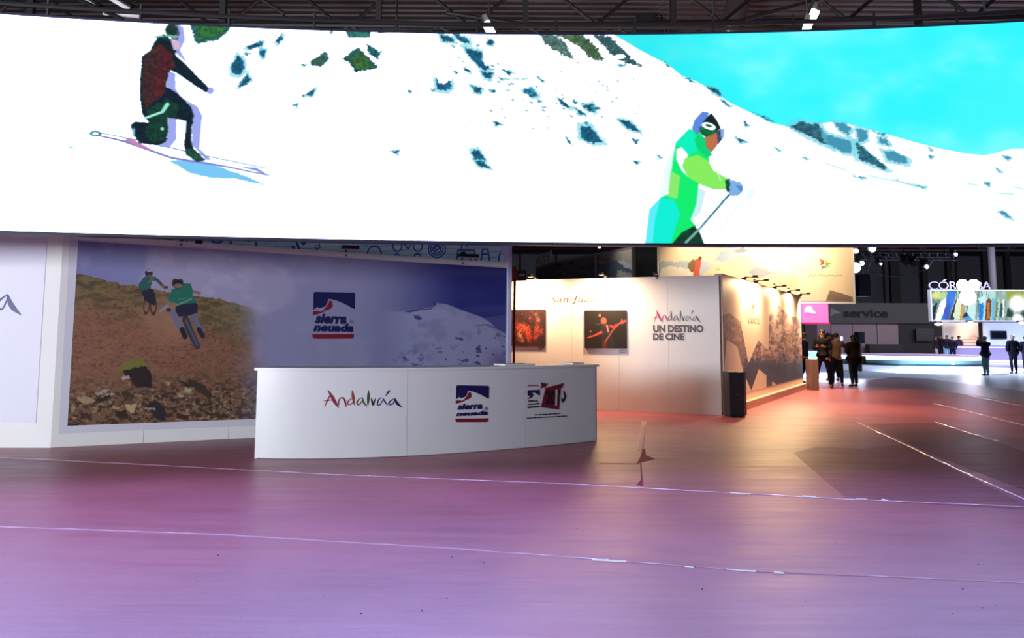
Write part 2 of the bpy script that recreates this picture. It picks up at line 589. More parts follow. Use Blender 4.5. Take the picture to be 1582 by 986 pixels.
floor_strip('tape_strip', [(988, 696), (996, 650)], .10, mat('dull_tape', (196, 140, 142), .5), seed=9)
for i, (a, b) in enumerate([((915, 866), (968, 869)), ((1058, 877), (1072, 878)), ((1122, 880), (1168, 884)), ((1196, 886), (1212, 887)), ((1128, 762), (1160, 764)), ((1240, 768), (1260, 769)), ((1322, 771), (1340, 772)), ((1362, 773), (1372, 774))]):
    floor_strip('glint_wrinkle', [a, b], .011, mat('glint_white', (240, 240, 250), .12, spec=1.0), h=.008, rag=.9, seed=20 + i)  # near-white wrinkles paint the glints along the seam tape
def floor_patch(name, pts, m, z=0.003):
    P = [at_z(x, y) for x, y in pts]
    n = len(P)
    return MB().add([(p.x, p.y, z) for p in P] + [(p.x, p.y, 0.0) for p in P], [tuple(range(n - 1, -1, -1))] + [(i, (i + 1) % n, (i + 1) % n + n, i + n) for i in range(n)]).build(name, m, floor)
floor_patch('torn_gap', [(992, 694), (997, 694), (998, 704), (1012, 709), (1002, 712), (990, 714), (984, 717), (990, 705)], SEAM)
floor_patch('torn_gap', [(983, 750), (990, 742), (994, 751)], SEAM)
floor_strip('film_gap', [(926, 716), (986, 717)], .03, SEAM, h=.001)
floor_strip('film_gap', [(1006, 709), (1056, 708)], .012, SEAM, h=.001)
floor_strip('film_gap', [(990, 715), (992, 748)], .016, SEAM, h=.001)
def film_material(name, rgb, rough, ang):
    m = mat(name, rgb, rough, noise=.15, scale=1.4, bump=.25, spec=.75)
    return m
floor_patch('film_sheet', [(1226, 700), (1262, 690), (1330, 694), (1400, 686), (1425, 702), (1600, 788), (1310, 772)], floor_material((122, 48, 72), (150, 66, 88), .40, .6, .7), z=.002)
floor_patch('film_sheet', [(1440, 654), (1545, 684), (1620, 712), (1620, 772), (1420, 694), (1340, 655)], floor_material((112, 42, 58), (140, 58, 74), .38, .55, .6), z=.002)
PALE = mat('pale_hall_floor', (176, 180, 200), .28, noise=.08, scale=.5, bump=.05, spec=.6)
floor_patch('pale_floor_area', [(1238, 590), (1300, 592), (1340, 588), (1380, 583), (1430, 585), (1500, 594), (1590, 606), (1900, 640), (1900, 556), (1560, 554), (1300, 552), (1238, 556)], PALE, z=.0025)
floor_patch('mid_tone_floor_area', [(1300, 592), (1340, 588), (1380, 583), (1430, 585), (1500, 594), (1590, 606), (1900, 640), (1900, 668), (1590, 624), (1500, 610), (1400, 600), (1330, 605)], mat('purple_floor', (128, 96, 122), .35, noise=.1, scale=.6), z=.0022)  # middle tone between the red and the pale floor
# bits of grit on the film
r = random.Random(5)
for i in range(26):
    p = at_z(r.uniform(300, 1560), r.uniform(770, 960))
    s = r.uniform(.003, .007)
    MB().ball((p.x, p.y, s * .4), (s, s * .7, s * .5), 5).build('grit', mat('grit_dark', (60, 30, 50), .7), floor)

# ---- hall roof and far wall
RIB = mat('roof_sheeting', (98, 90, 94), 0.6, noise=.1, scale=1.0)
mb = MB()
vs, fs = [], []
y, i = 10.0, 0
while y < 46:
    for q, z in ((0, 0.0), (.16, 0.0), (.2, .09), (.32, .09), (.36, 0)):
        vs += [(-30, y + q, 11 + z), (75, y + q, 11 + z)]
    y += .36
n = len(vs) // 2
fs = [(2 * k, 2 * k + 1, 2 * k + 3, 2 * k + 2) for k in range(n - 1)]
mb.add(vs, fs)
ceiling = tag(mb.build('ceiling', RIB), kind='structure')
MB().box((22.5, 71, 11.1), (105, 50, .2)).build('roof_deck', mat('roof_deck_dark', (24, 24, 28), .7), ceiling)
MB().box((22.5, -2, 11.1), (105, 24, .2)).build('roof_deck', mat('roof_deck_dark', (24, 24, 28), .7), ceiling)

def girder(Y, z, x0, x1, dep=1.2, pitch=2.4, r=.06, slope=0.0, wide=0.0):
    """lattice roof girder: two chords and V bracing"""
    b = tag(MB().tube([(x0, Y, z), (x1, Y + wide, z + slope)], r, 6).build('ceiling_beam', DARK), kind='structure')
    MB().tube([(x0, Y, z + dep), (x1, Y + wide, z + dep + slope)], r, 6).build('chord', DARK, b)
    n = int((x1 - x0) / pitch)
    for i in range(n):
        xa, xb, xc = [x0 + (i + k) * pitch for k in (0, .5, 1)]
        f = lambda x: Y + wide * (x - x0) / (x1 - x0)
        g = lambda x: z + slope * (x - x0) / (x1 - x0)
        MB().tube([(xa, f(xa), g(xa) + dep), (xb, f(xb), g(xb))], r * .6, 5).build('brace', DARK, b)
        MB().tube([(xb, f(xb), g(xb)), (xc, f(xc), g(xc) + dep)], r * .6, 5).build('brace', DARK, b)
    return b
girder(19.0, 8.75, -15, 22, 1.3, 3.1, .08, slope=.9)
girder(25.0, 10.2, -18, 26, .7, 1.2, .05)
girder(16.5, 7.65, -13, 18, .5, 1.9, .045, slope=-.1)
girder(52.0, 8.6, 12, 46, 1.0, 2.0, .08)
girder(64.0, 8.6, -4, 60, 1.2, 2.4, .09)
for px in (48, 345, 585, 812, 1040, 1418):
    p = at_y(px, 20, 17.5)
    tag(MB().box((p.x, 17.5, 9.2), (.13, .13, 3.6)).build('ceiling_strut', DARK), kind='structure')
for (xa, ya), (xb, yb) in (((110, -6), (190, 30)), ((690, 20), (850, 44)), ((1150, 30), (1290, -8)), ((60, 30), (10, -6)), ((400, -4), (440, 22))):
    a, b = at_y(xa, ya, 17.8), at_y(xb, yb, 17.8)
    tag(MB().tube([a, b], .05, 6).build('ceiling_tie', DARK), kind='structure')
# ducts and a roof column seen above the display
a, b = at_y(1147, -22, 21), at_y(1118, 90, 21)
tag(MB().tube([a, b], .33, 20).build('air_duct', mat('duct_metal', (190, 180, 184), .28, metal=.85, noise=.2, scale=3), smooth=True), 'slanting silver air duct under the hall roof', 'duct')
a = at_y(1002, 20, 23)
tag(MB().tube([(a.x, 23, 7.8), (a.x, 23, 11)], .42, 18).build('roof_column_duct', mat('grey_duct', (74, 72, 80), .5), smooth=True), 'upright grey round duct beside the wire ladder under the roof', 'duct')
L = empty('cable_ladder', at_y(1026, 20, 21), 'narrow pale wire ladder hanging under the hall roof', 'ladder')
a = at_y(1026, 55, 21)
for dx in (-.12, .0, .12):
    MB().tube([(a.x + dx, 21, a.z), (a.x + dx, 21, a.z + 1.3)], .012, 5).build('rail', STEEL, L)
for k in range(9):
    MB().tube([(a.x - .2, 20.98, a.z + .08 + k * .15), (a.x + .2, 20.98, a.z + .08 + k * .15)], .011, 5).build('rung', STEEL, L)

def tube_lamp(px, py, qx, qy, Y, label, on=True):
    a, b = at_y(px, py, Y), at_y(qx, qy, Y + .05)
    L = empty('strip_lamp', a.lerp(b, .5), label, 'lamp')
    em = mat('lamp_glow', (235, 240, 255), emit=14) if on else mat('lamp_tube_dull', (230, 225, 235), .3, emit=.35)
    MB().tube([a, b], .075 if on else .05, 10).build('lamp_tube', em, L, smooth=True)
    d = (b - a).normalized() * .05
    MB().tube([a - d + Vector((0, .03, .1)), b + d + Vector((0, .03, .1))], .07, 6).build('housing', DARK, L)
    if on:
        MB().tube([a.lerp(b, .5) + Vector((0, 0, .1)), a.lerp(b, .5) + Vector((0, .0, 11 - a.z))], .012, 4).build('hanger', DARK, L)
tube_lamp(750, 34, 760, 53, 13.5, 'bright strip lamp above the middle of the display')
tube_lamp(1260, 16, 1253, 31, 13.5, 'upper of the two bright capsule lamps above the display')
tube_lamp(1249, 35, 1245, 50, 13.5, 'lower of the two bright capsule lamps above the display')
tube_lamp(128, -2, 152, 14, 18, 'dull slanting roof strip, shorter one above the kneeling skier', False)
tube_lamp(168, -4, 200, 15, 18, 'dull slanting roof strip, longer one above the kneeling skier', False)
tube_lamp(160, 20, 215, 25, 18, 'faint level roof strip just over the display edge', False)

far = tag(MB().box((22, 92, 5.5), (110, .4, 11)).build('wall_back', mat('far_wall', (46, 46, 52), .8)), kind='structure')
for k in range(26):
    x = -20 + k * 4.2
    MB().box((x + 2.0, 91.7, 6), (3.9, .1, 11.4)).build('wall_panel', mat('far_wall_panel', (100, 103, 114), .8, noise=.1, scale=.4), far)
for px in (1382, 1428, 1466, 1522, 1557):
    a = at_y(px, 440, 80)
    tag(MB().box((a.x, 80, 5.5), (.9 if px == 1382 else .5, .5, 11)).build('column', mat('dark_column', (16, 16, 20), .7)), kind='structure')
a = at_y(1533, 420, 57)
tag(MB().tube([(a.x, 57, 0), (a.x, 57, 11)], .24, 14).build('column', mat('grey_column', (92, 88, 100), .6), smooth=True), kind='structure')
tag(MB().box((-30.1, 40, 5.5), (.2, 110, 11)).build('wall_left', mat('far_wall', (46, 46, 52), .8)), kind='structure')
tag(MB().box((75.1, 40, 5.5), (.2, 110, 11)).build('wall_right', mat('far_wall', (46, 46, 52), .8)), kind='structure')
# window strips high in the far wall and under the roof
for i, (x0, x1, y0) in enumerate([(1461, 1479, 382), (1493, 1514, 382), (1535, 1568, 383), (808, 848, 381), (857, 896, 381)]):
    a, b = at_y(x0, y0, 90), at_y(x1, y0 + 2.5, 90)
    tag(MB().box(((a.x + b.x) / 2, 91.6 - .05, (a.z + b.z) / 2), (b.x - a.x, .1, abs(a.z - b.z))).build('window_%d' % (i + 1), mat('skylight', (150, 165, 175), emit=.9)), kind='structure')

# ================================================================ THE BIG CURVED DISPLAY
ZB = 2.62
pts = [at_z(x, y, ZB) for x, y in ((0, 356.5), (400, 366.5), (800, 374.5), (1200, 376.5), (1582, 375.5))]
X = np.array([p.x for p in pts]); Yv = np.array([p.y for p in pts])
co = np.polyfit(X, Yv, 2)
xs = np.linspace(-11.5, 7.7, 61)
arc = [(float(x), float(np.polyval(co, x))) for x in xs]
scr = Sheet(arc)
tops = []
for x, y in ((0, 25.5), (400, 44), (800, 51.5), (1200, 48), (1582, 37.5)):
    u, v = scr.uv(x, y)
    tops.append((u, v))
ct = np.polyfit([t[0] for t in tops], [t[1] for t in tops], 1)
ztop = lambda u: float(np.polyval(ct, u))
D = empty('led_display_ring', (0, arc[30][1], ZB), 'giant curved video display hanging in the hall, showing skiers on a snowy mountain', 'screen')
SU, SW = scr.length, 3200
cv = Canvas(scr, 0, SU, ZB, 5.3, SW, 620, (255, 255, 255))
# rows follow the slightly rising upper edge: sample rows between the two edges
us = (np.arange(SW) + .5) / SW * SU
pl = np.array([scr.at(u, 0)[:2] for u in us])
tt = np.array([ztop(u) for u in us])
vv = (np.arange(620) + .5)[:, None] / 620
Zg = ZB + vv * (tt[None, :] - ZB)
cv.X, cv.Y = to_px(np.repeat(pl[None, :, 0], 620, 0), np.repeat(pl[None, :, 1], 620, 0), Zg)
PX, PY = cv.X, cv.Y
cyt = sstep(900, 1500, PX) * sstep(150, 330, PY) * .5 + fbm(PX * .01, PY * .03) * .15
cv.blend(np.clip(cyt, 0, 1), (236, 255, 255))
# sky
SKY = [(905, 20), (945, 52), (985, 76), (1015, 92), (1032, 100), (1052, 117), (1075, 126), (1100, 140), (1128, 160), (1150, 170), (1190, 190), (1222, 197), (1237, 187), (1252, 190), (1262, 192), (1290, 188), (1310, 192), (1330, 197), (1370, 208), (1420, 222), (1455, 231), (1495, 238), (1520, 241), (1560, 231), (1582, 230), (1800, 228), (1800, 0)]
cv.poly(SKY, (66, 250, 255))
ins = (np.abs(cv.c[..., 0] - 66) < 1)
cl = fbm(PX * .006, PY * .012)
cv.blend(ins * sstep(.45, .7, cl) * .75, (135, 255, 255))
cv.blend(ins * (1 - sstep(950, 1180, PX)) * .55, (20, 222, 232))
cv.blend(ins * sstep(.4, .65, 1 - fbm(PX * .008 + 9, PY * .015)) * .5, (30, 246, 255))
Z = 2.595
R1, R2, R3, R4 = (28, 104, 140), (30, 112, 116), (62, 108, 96), (52, 118, 140)
def rk(P, col, o, s, rag=4):
    gx, gy = sum(p[0] for p in P) / len(P), sum(p[1] for p in P) / len(P)
    cv.poly([(gx + (x - gx) * 1.3 + (4 if x > gx else -4), gy + (y - gy) * 1.3 + (5 if y > gy else -3)) for x, y in P], (104, 214, 236), o, s, .55, rag)
    cv.poly(P, col, o, s, 1.0, rag)
o4 = (1180, 0)
for P in ([(105, 510), (150, 487), (190, 500), (215, 495), (240, 530), (262, 588), (180, 548)], [(245, 535), (350, 570), (350, 615), (320, 615), (258, 582)], [(280, 490), (320, 495), (350, 515), (335, 545), (300, 520)], [(372, 515), (410, 525), (415, 560), (380, 575)], [(368, 570), (420, 612), (495, 675), (480, 680), (420, 655), (380, 640)], [(475, 605), (520, 610), (577, 635), (570, 660), (500, 645)], [(455, 550), (490, 560), (505, 585), (465, 575)], [(425, 525), (490, 540), (480, 548)], [(660, 590), (680, 600), (668, 606)], [(40, 590), (68, 602), (55, 606)], [(350, 703), (412, 712), (385, 718)], [(600, 742), (650, 750), (640, 758)], [(515, 715), (600, 745), (560, 735)], [(940, 850), (965, 850), (995, 877), (965, 868)], [(880, 730), (905, 735), (898, 755)], [(955, 625), (990, 633), (975, 642)], [(0, 460), (42, 490), (25, 485)], [(655, 622), (680, 630), (668, 640)], [(930, 670), (955, 690), (940, 690)], [(150, 628), (185, 636), (170, 640)]):
    rk(P, R4 if len(P) > 5 else (70, 150, 180), o4, Z)
cv.line([(120, 505), (250, 578)], 6, (70, 90, 90), o4, Z, .5)
for a, b in (((245, 655), (330, 685)), ((420, 705), (640, 752)), ((820, 738), (860, 745)), ((930, 775), (1000, 780)), ((1000, 750), (1040, 760))):
    cv.line([a, b], 7, (150, 225, 235), o4, Z, .6)
o3 = (800, 0)
cv.poly([(85, 138), (140, 138), (190, 172), (225, 242), (170, 215), (110, 180)], (92, 128, 122), o3, Z, rag=6)
cv.poly([(148, 138), (262, 138), (320, 200), (345, 245), (290, 235), (250, 190), (200, 162)], (84, 118, 84), o3, Z, rag=6)
cv.poly([(300, 138), (370, 148), (420, 200), (502, 274), (430, 255), (370, 215)], (62, 104, 110), o3, Z, rag=6)
cv.ell(410, 228, 22, 9, (250, 255, 255), o3, Z)
for P in ([(400, 260), (430, 265), (410, 270)], [(22, 370), (55, 352), (82, 385), (55, 392)], [(160, 392), (215, 430), (200, 437), (170, 415)], [(225, 430), (280, 463), (250, 462)], [(258, 425), (300, 413), (312, 450), (285, 447)], [(300, 430), (335, 434), (310, 442)], [(398, 478), (450, 490), (492, 530), (440, 517)], [(250, 508), (290, 508), (342, 572), (290, 574), (252, 552)], [(190, 543), (215, 577), (200, 572)], [(455, 553), (482, 565), (470, 577)], [(460, 643), (488, 650), (475, 660)], [(558, 620), (580, 632), (565, 634)], [(868, 546), (922, 572), (890, 570)], [(905, 483), (927, 507), (910, 502)], [(812, 398), (862, 430), (830, 420)], [(757, 350), (800, 358), (818, 387), (790, 377)], [(585, 243), (612, 270), (600, 264)], [(645, 303), (712, 330), (690, 327)], [(925, 440), (1032, 492), (1000, 482)], [(80, 313), (110, 322), (95, 327)], [(75, 400), (92, 405), (84, 412)], [(95, 430), (118, 430), (105, 436)], [(220, 400), (238, 412), (225, 415)], [(268, 490), (285, 495), (275, 500)]):
    rk(P, R1, o3, Z)
for y in (316, 322):
    for xa in (-58, -22, 16):
        cv.line([(xa, y), (xa + 26, y + 1)], 4, (100, 190, 205), o3, Z, .7)
o2 = (400, 0)
cv.poly([(203, 247), (270, 208), (282, 240), (255, 268), (215, 267)], (58, 108, 118), o2, Z, rag=3)
cv.poly([(218, 245), (262, 220), (266, 240), (245, 260), (220, 262)], (60, 104, 84), o2, Z)
cv.poly([(333, 238), (398, 193), (432, 225), (482, 272), (390, 292), (363, 250)], (44, 104, 96), o2, Z, rag=4)
cv.poly([(370, 240), (410, 205), (432, 235), (462, 268), (395, 282)], (62, 120, 62), o2, Z)
cv.poly([(430, 178), (492, 212), (480, 240), (440, 217)], R2, o2, Z, rag=5)
cv.poly([(346, 120), (447, 120), (447, 152), (360, 152)], (60, 140, 130), o2, Z)
cv.poly([(468, 120), (508, 120), (505, 134), (480, 134)], (40, 110, 110), o2, Z)
for P in ([(68, 165), (92, 140), (97, 155), (80, 180)], [(8, 198), (27, 203), (20, 230), (8, 222)], [(-10, 172), (17, 170), (5, 184)], [(175, 385), (227, 353), (217, 382)], [(132, 422), (158, 418), (150, 430)], [(708, 305), (720, 330), (745, 342), (768, 322), (772, 350), (750, 368), (713, 360)], [(727, 140), (782, 155), (777, 170), (735, 167)], [(777, 134), (837, 155), (843, 177), (815, 170), (788, 148)], [(822, 192), (893, 213), (895, 250), (928, 278), (900, 284), (850, 235)], [(888, 288), (938, 295), (925, 322), (905, 312)], [(847, 343), (893, 355), (890, 376), (865, 370)], [(820, 272), (852, 285), (840, 295)], [(918, 158), (942, 170), (935, 184), (916, 178)], [(972, 278), (1012, 290), (1000, 302)], [(1060, 362), (1092, 358), (1092, 377)], [(938, 486), (982, 497), (950, 502)], [(528, 608), (562, 603), (555, 622)], [(850, 607), (880, 600), (908, 642), (885, 642), (863, 637)], [(868, 648), (900, 648), (930, 678), (885, 670)], [(598, 365), (617, 370), (605, 377)], [(688, 360), (707, 362), (695, 368)], [(175, 260), (195, 262), (185, 268)], [(285, 122), (302, 128), (290, 132)], [(960, 312), (985, 318), (970, 322)], [(870, 178), (888, 180), (878, 186)], [(785, 288), (798, 292), (790, 298)], [(925, 360), (950, 365), (935, 372)]):
    rk(P, R1, o2, Z)
cv.line([(950, 600), (950, 680)], 3, (225, 240, 250), o2, Z)
o1 = (0, 0)
cv.poly([(765, 95), (922, 95), (917, 130), (870, 162), (790, 177), (778, 150)], (44, 112, 100), o1, Z, rag=4)
cv.poly([(790, 95), (905, 95), (900, 125), (860, 150), (800, 160)], (52, 122, 60), o1, Z)
for P in ([(983, 187), (1052, 168), (1052, 184), (1000, 199)], [(1043, 203), (1064, 203), (1058, 232), (1045, 224)], [(928, 270), (955, 223), (977, 245), (982, 280), (960, 302), (935, 297)], [(953, 352), (990, 298), (1007, 325), (975, 347)], [(982, 215), (1005, 217), (990, 223)]):
    rk(P, R1, o1, Z)
cv.ell(285, 592, 12, 5, (150, 235, 235), o1, Z, .8)
cv.ell(345, 795, 16, 6, (220, 248, 248), o1, Z, .8)
# kneeling skier with the doubled outline of the moving picture
o, s = (180, 20), 3.52
G = (158, 168, 238)
for P in ([(330, 60), (365, 80), (374, 150), (347, 205), (387, 275), (318, 215)], [(275, 318), (322, 330), (322, 410), (350, 460), (442, 510), (467, 560), (452, 740), (518, 802), (490, 802), (413, 720), (413, 560), (388, 490), (273, 400)], [(283, 570), (327, 575), (327, 690), (292, 732), (233, 732), (273, 690)]):
    cv.poly(P, G, o, s)
cv.ell(512, 425, 18, 20, G, o, s)
cv.poly([(285, 805), (470, 808), (560, 838), (700, 888), (822, 942), (640, 902), (500, 897), (395, 870)], (120, 200, 246), o, s, rag=2)
cv.line([(-110, 665), (0, 690), (60, 705), (300, 790), (560, 830), (830, 885)], [8, 10, 14, 12, 10, 7], (130, 130, 205), o, s)
cv.line([(-110, 650), (150, 700), (420, 765), (820, 848)], [5, 7, 7, 5], (130, 170, 200), o, s)
cv.line([(60, 690), (95, 705), (185, 745)], [16, 22, 8], (205, 130, 180), o, s)
cv.line([(690, 840), (760, 852), (820, 882)], [6, 16, 5], (130, 150, 225), o, s)
cv.poly([(225, 130), (262, 118), (300, 150), (330, 215), (250, 240), (180, 215)], (16, 62, 60), o, s, rag=2)
cv.poly([(195, 200), (230, 138), (290, 160), (325, 235), (385, 290), (502, 410), (490, 434), (440, 405), (375, 360), (325, 325), (285, 310), (270, 400), (340, 445), (410, 520), (422, 560), (410, 620), (405, 690), (420, 740), (484, 802), (440, 812), (378, 772), (370, 720), (383, 590), (340, 580), (280, 572), (280, 650), (270, 700), (230, 722), (130, 712), (100, 672), (78, 610), (100, 593), (180, 600), (145, 555), (130, 470), (130, 370), (140, 240)], (8, 36, 52), o, s, rag=1.5)
cv.poly([(180, 215), (235, 165), (300, 220), (325, 300), (275, 330), (262, 440), (160, 525), (142, 450), (150, 300)], (86, 34, 40), o, s, rag=3)
cv.poly([(150, 240), (215, 180), (240, 230), (210, 330), (200, 470), (160, 520), (138, 450), (138, 330)], (60, 46, 44), o, s, a=.6)
cv.poly([(160, 530), (270, 470), (340, 500), (330, 570), (280, 570), (275, 690), (190, 710), (150, 650), (180, 600)], (14, 66, 52), o, s, rag=3)
cv.poly([(380, 740), (420, 740), (480, 800), (440, 810), (385, 772)], (30, 84, 66), o, s)
cv.ell(300, 96, 33, 34, (26, 74, 56), o, s)
cv.poly([(285, 70), (330, 62), (345, 110), (335, 150), (300, 150)], (30, 60, 66), o, s, a=.6)
cv.poly([(296, 150), (342, 158), (350, 195), (312, 205)], (214, 180, 214), o, s)
cv.line([(268, 126), (335, 131)], 10, (120, 190, 172), o, s)
cv.line([(215, 132), (255, 128)], 9, (110, 190, 200), o, s)
cv.line([(155, 576), (250, 540)], 12, (180, 255, 232), o, s)
cv.line([(250, 540), (278, 500)], [18, 22], (150, 240, 215), o, s)
cv.ell(250, 632, 9, 9, (170, 235, 200), o, s)
cv.ell(96, 650, 7, 24, (120, 190, 225), o, s)
cv.ell(148 , 207, 9, 4, (60, 150, 170), (0, 0), 1, ring=.45)
# skier in green
o, s = (980, 150), 4.109
cv.poly([(190, 420), (235, 330), (260, 330), (230, 480), (210, 640), (150, 640)], (214, 244, 252), o, s)
cv.poly([(95, 712), (165, 640), (230, 660), (250, 930), (68, 930)], (90, 240, 252), o, s)
cv.poly([(400, 570), (455, 600), (420, 740), (360, 790)], (205, 240, 252), o, s)
cv.poly([(262, 290), (350, 205), (430, 240), (470, 380), (482, 460), (405, 560), (392, 680), (355, 780), (390, 822), (250, 930), (115, 930), (165, 640), (215, 620), (235, 470)], (12, 238, 112), o, s)
cv.poly([(165, 640), (250, 650), (290, 740), (230, 930), (115, 930), (130, 780)], (10, 240, 215), o, s)
cv.poly([(230, 470), (290, 505), (272, 648), (213, 635)], (138, 236, 110), o, s)
cv.poly([(262, 290), (345, 205), (372, 220), (422, 330), (340, 372), (300, 335)], (10, 242, 190), o, s)
cv.poly([(262, 335), (300, 318), (342, 370), (310, 440), (340, 512), (300, 472), (264, 400)], (226, 240, 240), o, s)
cv.poly([(320, 390), (400, 368), (470, 408), (500, 468), (592, 520), (590, 588), (500, 588), (430, 562), (340, 512), (303, 440)], (136, 238, 96), o, s)
cv.line([(530, 490), (545, 530)], 8, (190, 250, 200), o, s)
cv.poly([(575, 528), (608, 518), (612, 612), (583, 602)], (26, 84, 72), o, s)
cv.poly([(605, 528), (680, 545), (692, 600), (650, 632), (600, 622)], (126, 178, 228), o, s, rag=4)
cv.poly([(640, 560), (690, 570), (680, 612)], (70, 120, 200), o, s, a=.7)
cv.poly([(700, 600), (770, 560), (765, 640), (690, 660)], (214, 246, 252), o, s)
cv.poly([(400, 240), (450, 262), (492, 370), (460, 388), (398, 330), (380, 270)], (6, 214, 120), o, s)
cv.poly([(363, 205), (380, 148), (430, 93), (472, 100), (440, 200), (402, 242)], (94, 136, 226), o, s)
cv.poly([(428, 168), (487, 103), (522, 150), (547, 200), (522, 217), (440, 202)], (12, 38, 34), o, s)
cv.poly([(408, 190), (530, 215), (522, 250), (460, 262), (418, 232)], (22, 120, 68), o, s)
cv.ell(472, 187, 46, 22, (236, 246, 244), o, s, rot=.3)
cv.ell(470, 184, 22, 9, (70, 120, 76), o, s, rot=.3)
cv.poly([(448, 260), (520, 228), (536, 290), (515, 320), (490, 352), (455, 322)], (190, 112, 76), o, s)
cv.poly([(520, 215), (562, 203), (562, 262), (530, 302)], (70, 84, 120), o, s)
cv.poly([(545, 205), (572, 205), (566, 262), (550, 270)], (140, 180, 240), o, s)
cv.line([(600, 622), (410, 840)], 13, (70, 150, 170), o, s)
cv.line([(695, 650), (500, 890)], 9, (196, 244, 250), o, s)
cv.poly([(240, 930), (300, 860), (380, 818), (412, 858), (440, 930)], (20, 70, 48), o, s)
cv.line([(420, 830), (325, 925)], 16, (130, 180, 170), o, s)
# grain inside the rocks, scattered small stones
rock = (cv.c.max(-1) < 175) & (cv.c.std(-1) > 12)
cv.c *= 1 - (rock * (fbm(PX * .35, PY * .35) - .35) * .9)[..., None].clip(-.35, .6)
rr = random.Random(11)
for i in range(70):
    x = rr.gauss(770, 90); y = 60 + abs(rr.gauss(0, 55)) + (x - 700) * .45
    if 690 < x < 1000 and 56 < y < 210:
        cv.ell(x, y, rr.uniform(1, 4), rr.uniform(.7, 1.6), (90, 165, 190), rot=.4, a=.8)
for i in range(34):
    x = rr.uniform(860, 1010); y = 100 + (x - 860) * .55 + rr.gauss(0, 26)
    cv.ell(x, y, rr.uniform(1, 3), rr.uniform(.7, 1.6), (110, 185, 205), rot=.4, a=.7)
cv.blur(3)
SCREEN_M = cv.material('video_wall_picture', emit=8.5, rough=.6, tint=(.58, .68, 1.5))
mb = MB(); mb.uv = []
mc = MB()
CASE = mat('display_casing', (26, 28, 54), .5)
NS = 60
for i in range(NS + 1):
    u = SU * i / NS
    for v, kv in ((ZB, 0), (ztop(u), 1)):
        mb.v.append(tuple(scr.at(u, v, .012))); mb.uv.append((i / NS, kv))
mb.f = [(2 * i, 2 * i + 2, 2 * i + 3, 2 * i + 1) for i in range(NS)]
mb.m = [0] * NS
mb.build('screen_picture', SCREEN_M, D)
vs, fs = [], []
for i in range(NS + 1):
    u = SU * i / NS
    for v, d in ((ZB - .03, .01), (ztop(u) + .03, .01), (ztop(u) + .03, -.16), (ZB - .03, -.16)):
        vs.append(scr.at(u, v, d))
for i in range(NS):
    for k in range(4):
        a, b = i * 4 + k, i * 4 + (k + 1) % 4
        fs.append((a, a + 4, b + 4, b))
fs += [(0, 1, 2, 3), (NS * 4 + 3, NS * 4 + 2, NS * 4 + 1, NS * 4)]
MB().add(vs, fs).build('casing', CASE, D)
rail = [scr.at(SU * i / NS, ztop(SU * i / NS) + .17, -.1) for i in range(NS + 1)]
MB().tube(rail, .03, 6).build('support_rail', DARK, D)
for i in range(2, NS, 3):
    u = SU * i / NS
    MB().tube([scr.at(u, ztop(u) + .01, -.1), scr.at(u, ztop(u) + .26, -.1)], .018, 5).build('bracket', DARK, D)
for i in (8, 20, 32, 44, 54):
    u = SU * i / NS
    MB().tube([scr.at(u, ztop(u) + .17, -.1), scr.at(u, 11, -.1)], .012, 4).build('hanging_cable', DARK, D)

# ================================================================ WALLS OF THE STAND
A1 = at_z(78, 692)
A0 = at_z(-420, 691)
wA = Sheet([A0, A1])
GREY = mat('shadow_gap', (120, 122, 130), .7)
H_B = 2.86
wallA = tag(MB().slab(A0, A1, 0, H_B, .1).build('white_partition', WHITE, loc=(A0.x, A0.y, 0)), 'white partition at the picture edge, carrying a pale lavender poster', 'wall')
c = Canvas(wA, 0, wA.uv(64, 520)[0], .32, H_B - .06, 200, 300, (212, 214, 236))
c.blend(fbm(c.X * .02, c.Y * .02) * .1, (190, 194, 226))
c.panel('poster', c.material('lavender_poster', 1.0), wallA, th=.006)
def trA(x, y):
    return wA.uv(33 + (x - 1478) * .165, 487 + (y - 447) * .2)
brush_word('lettering', wA, trA, wallA, word_mats([(100, 30, 80), (60, 40, 110), (60, 50, 110), (60, 60, 110), (50, 70, 120), (46, 66, 130), (46, 60, 140), (40, 52, 124)]), .008)

B0 = A1
B1 = at_z(395, 677)
dB = Vector((-.09, 13.68)) - Vector((B0.x, B0.y))
Bend = Vector((-.06, 13.66))
wB = Sheet([B0, Bend], taper=.0060)
wallB = empty('mural_wall', (B0.x, B0.y, 0), 'long white partition wall with a bikers and snow peak mural', 'wall')
L_B = wB.length
for i in range(6):
    u0, u1 = L_B * i / 6, L_B * (i + 1) / 6 - .004
    MB().sheet_slab(wB, u0, u1, 0.002, H_B - .02, .12).build('wall_board', WHITE, wallB)
MB().sheet_slab(wB, 0, L_B, 0.0, H_B - .03, .08, -.02).build('core', GREY, wallB)
MB().sheet_slab(wB, 0, L_B, H_B - .02, H_B + .01, .14, .01).build('top_rail', WHITE, wallB)
u0, v0 = wB.uv(105, 658); u0b, v1 = wB.uv(120, 372)
c = Canvas(wB, (u0 + u0b) / 2, wB.uv(782, 480)[0], v0, 2.78, 1700, 620, (128, 130, 168))
PX, PY = c.X, c.Y
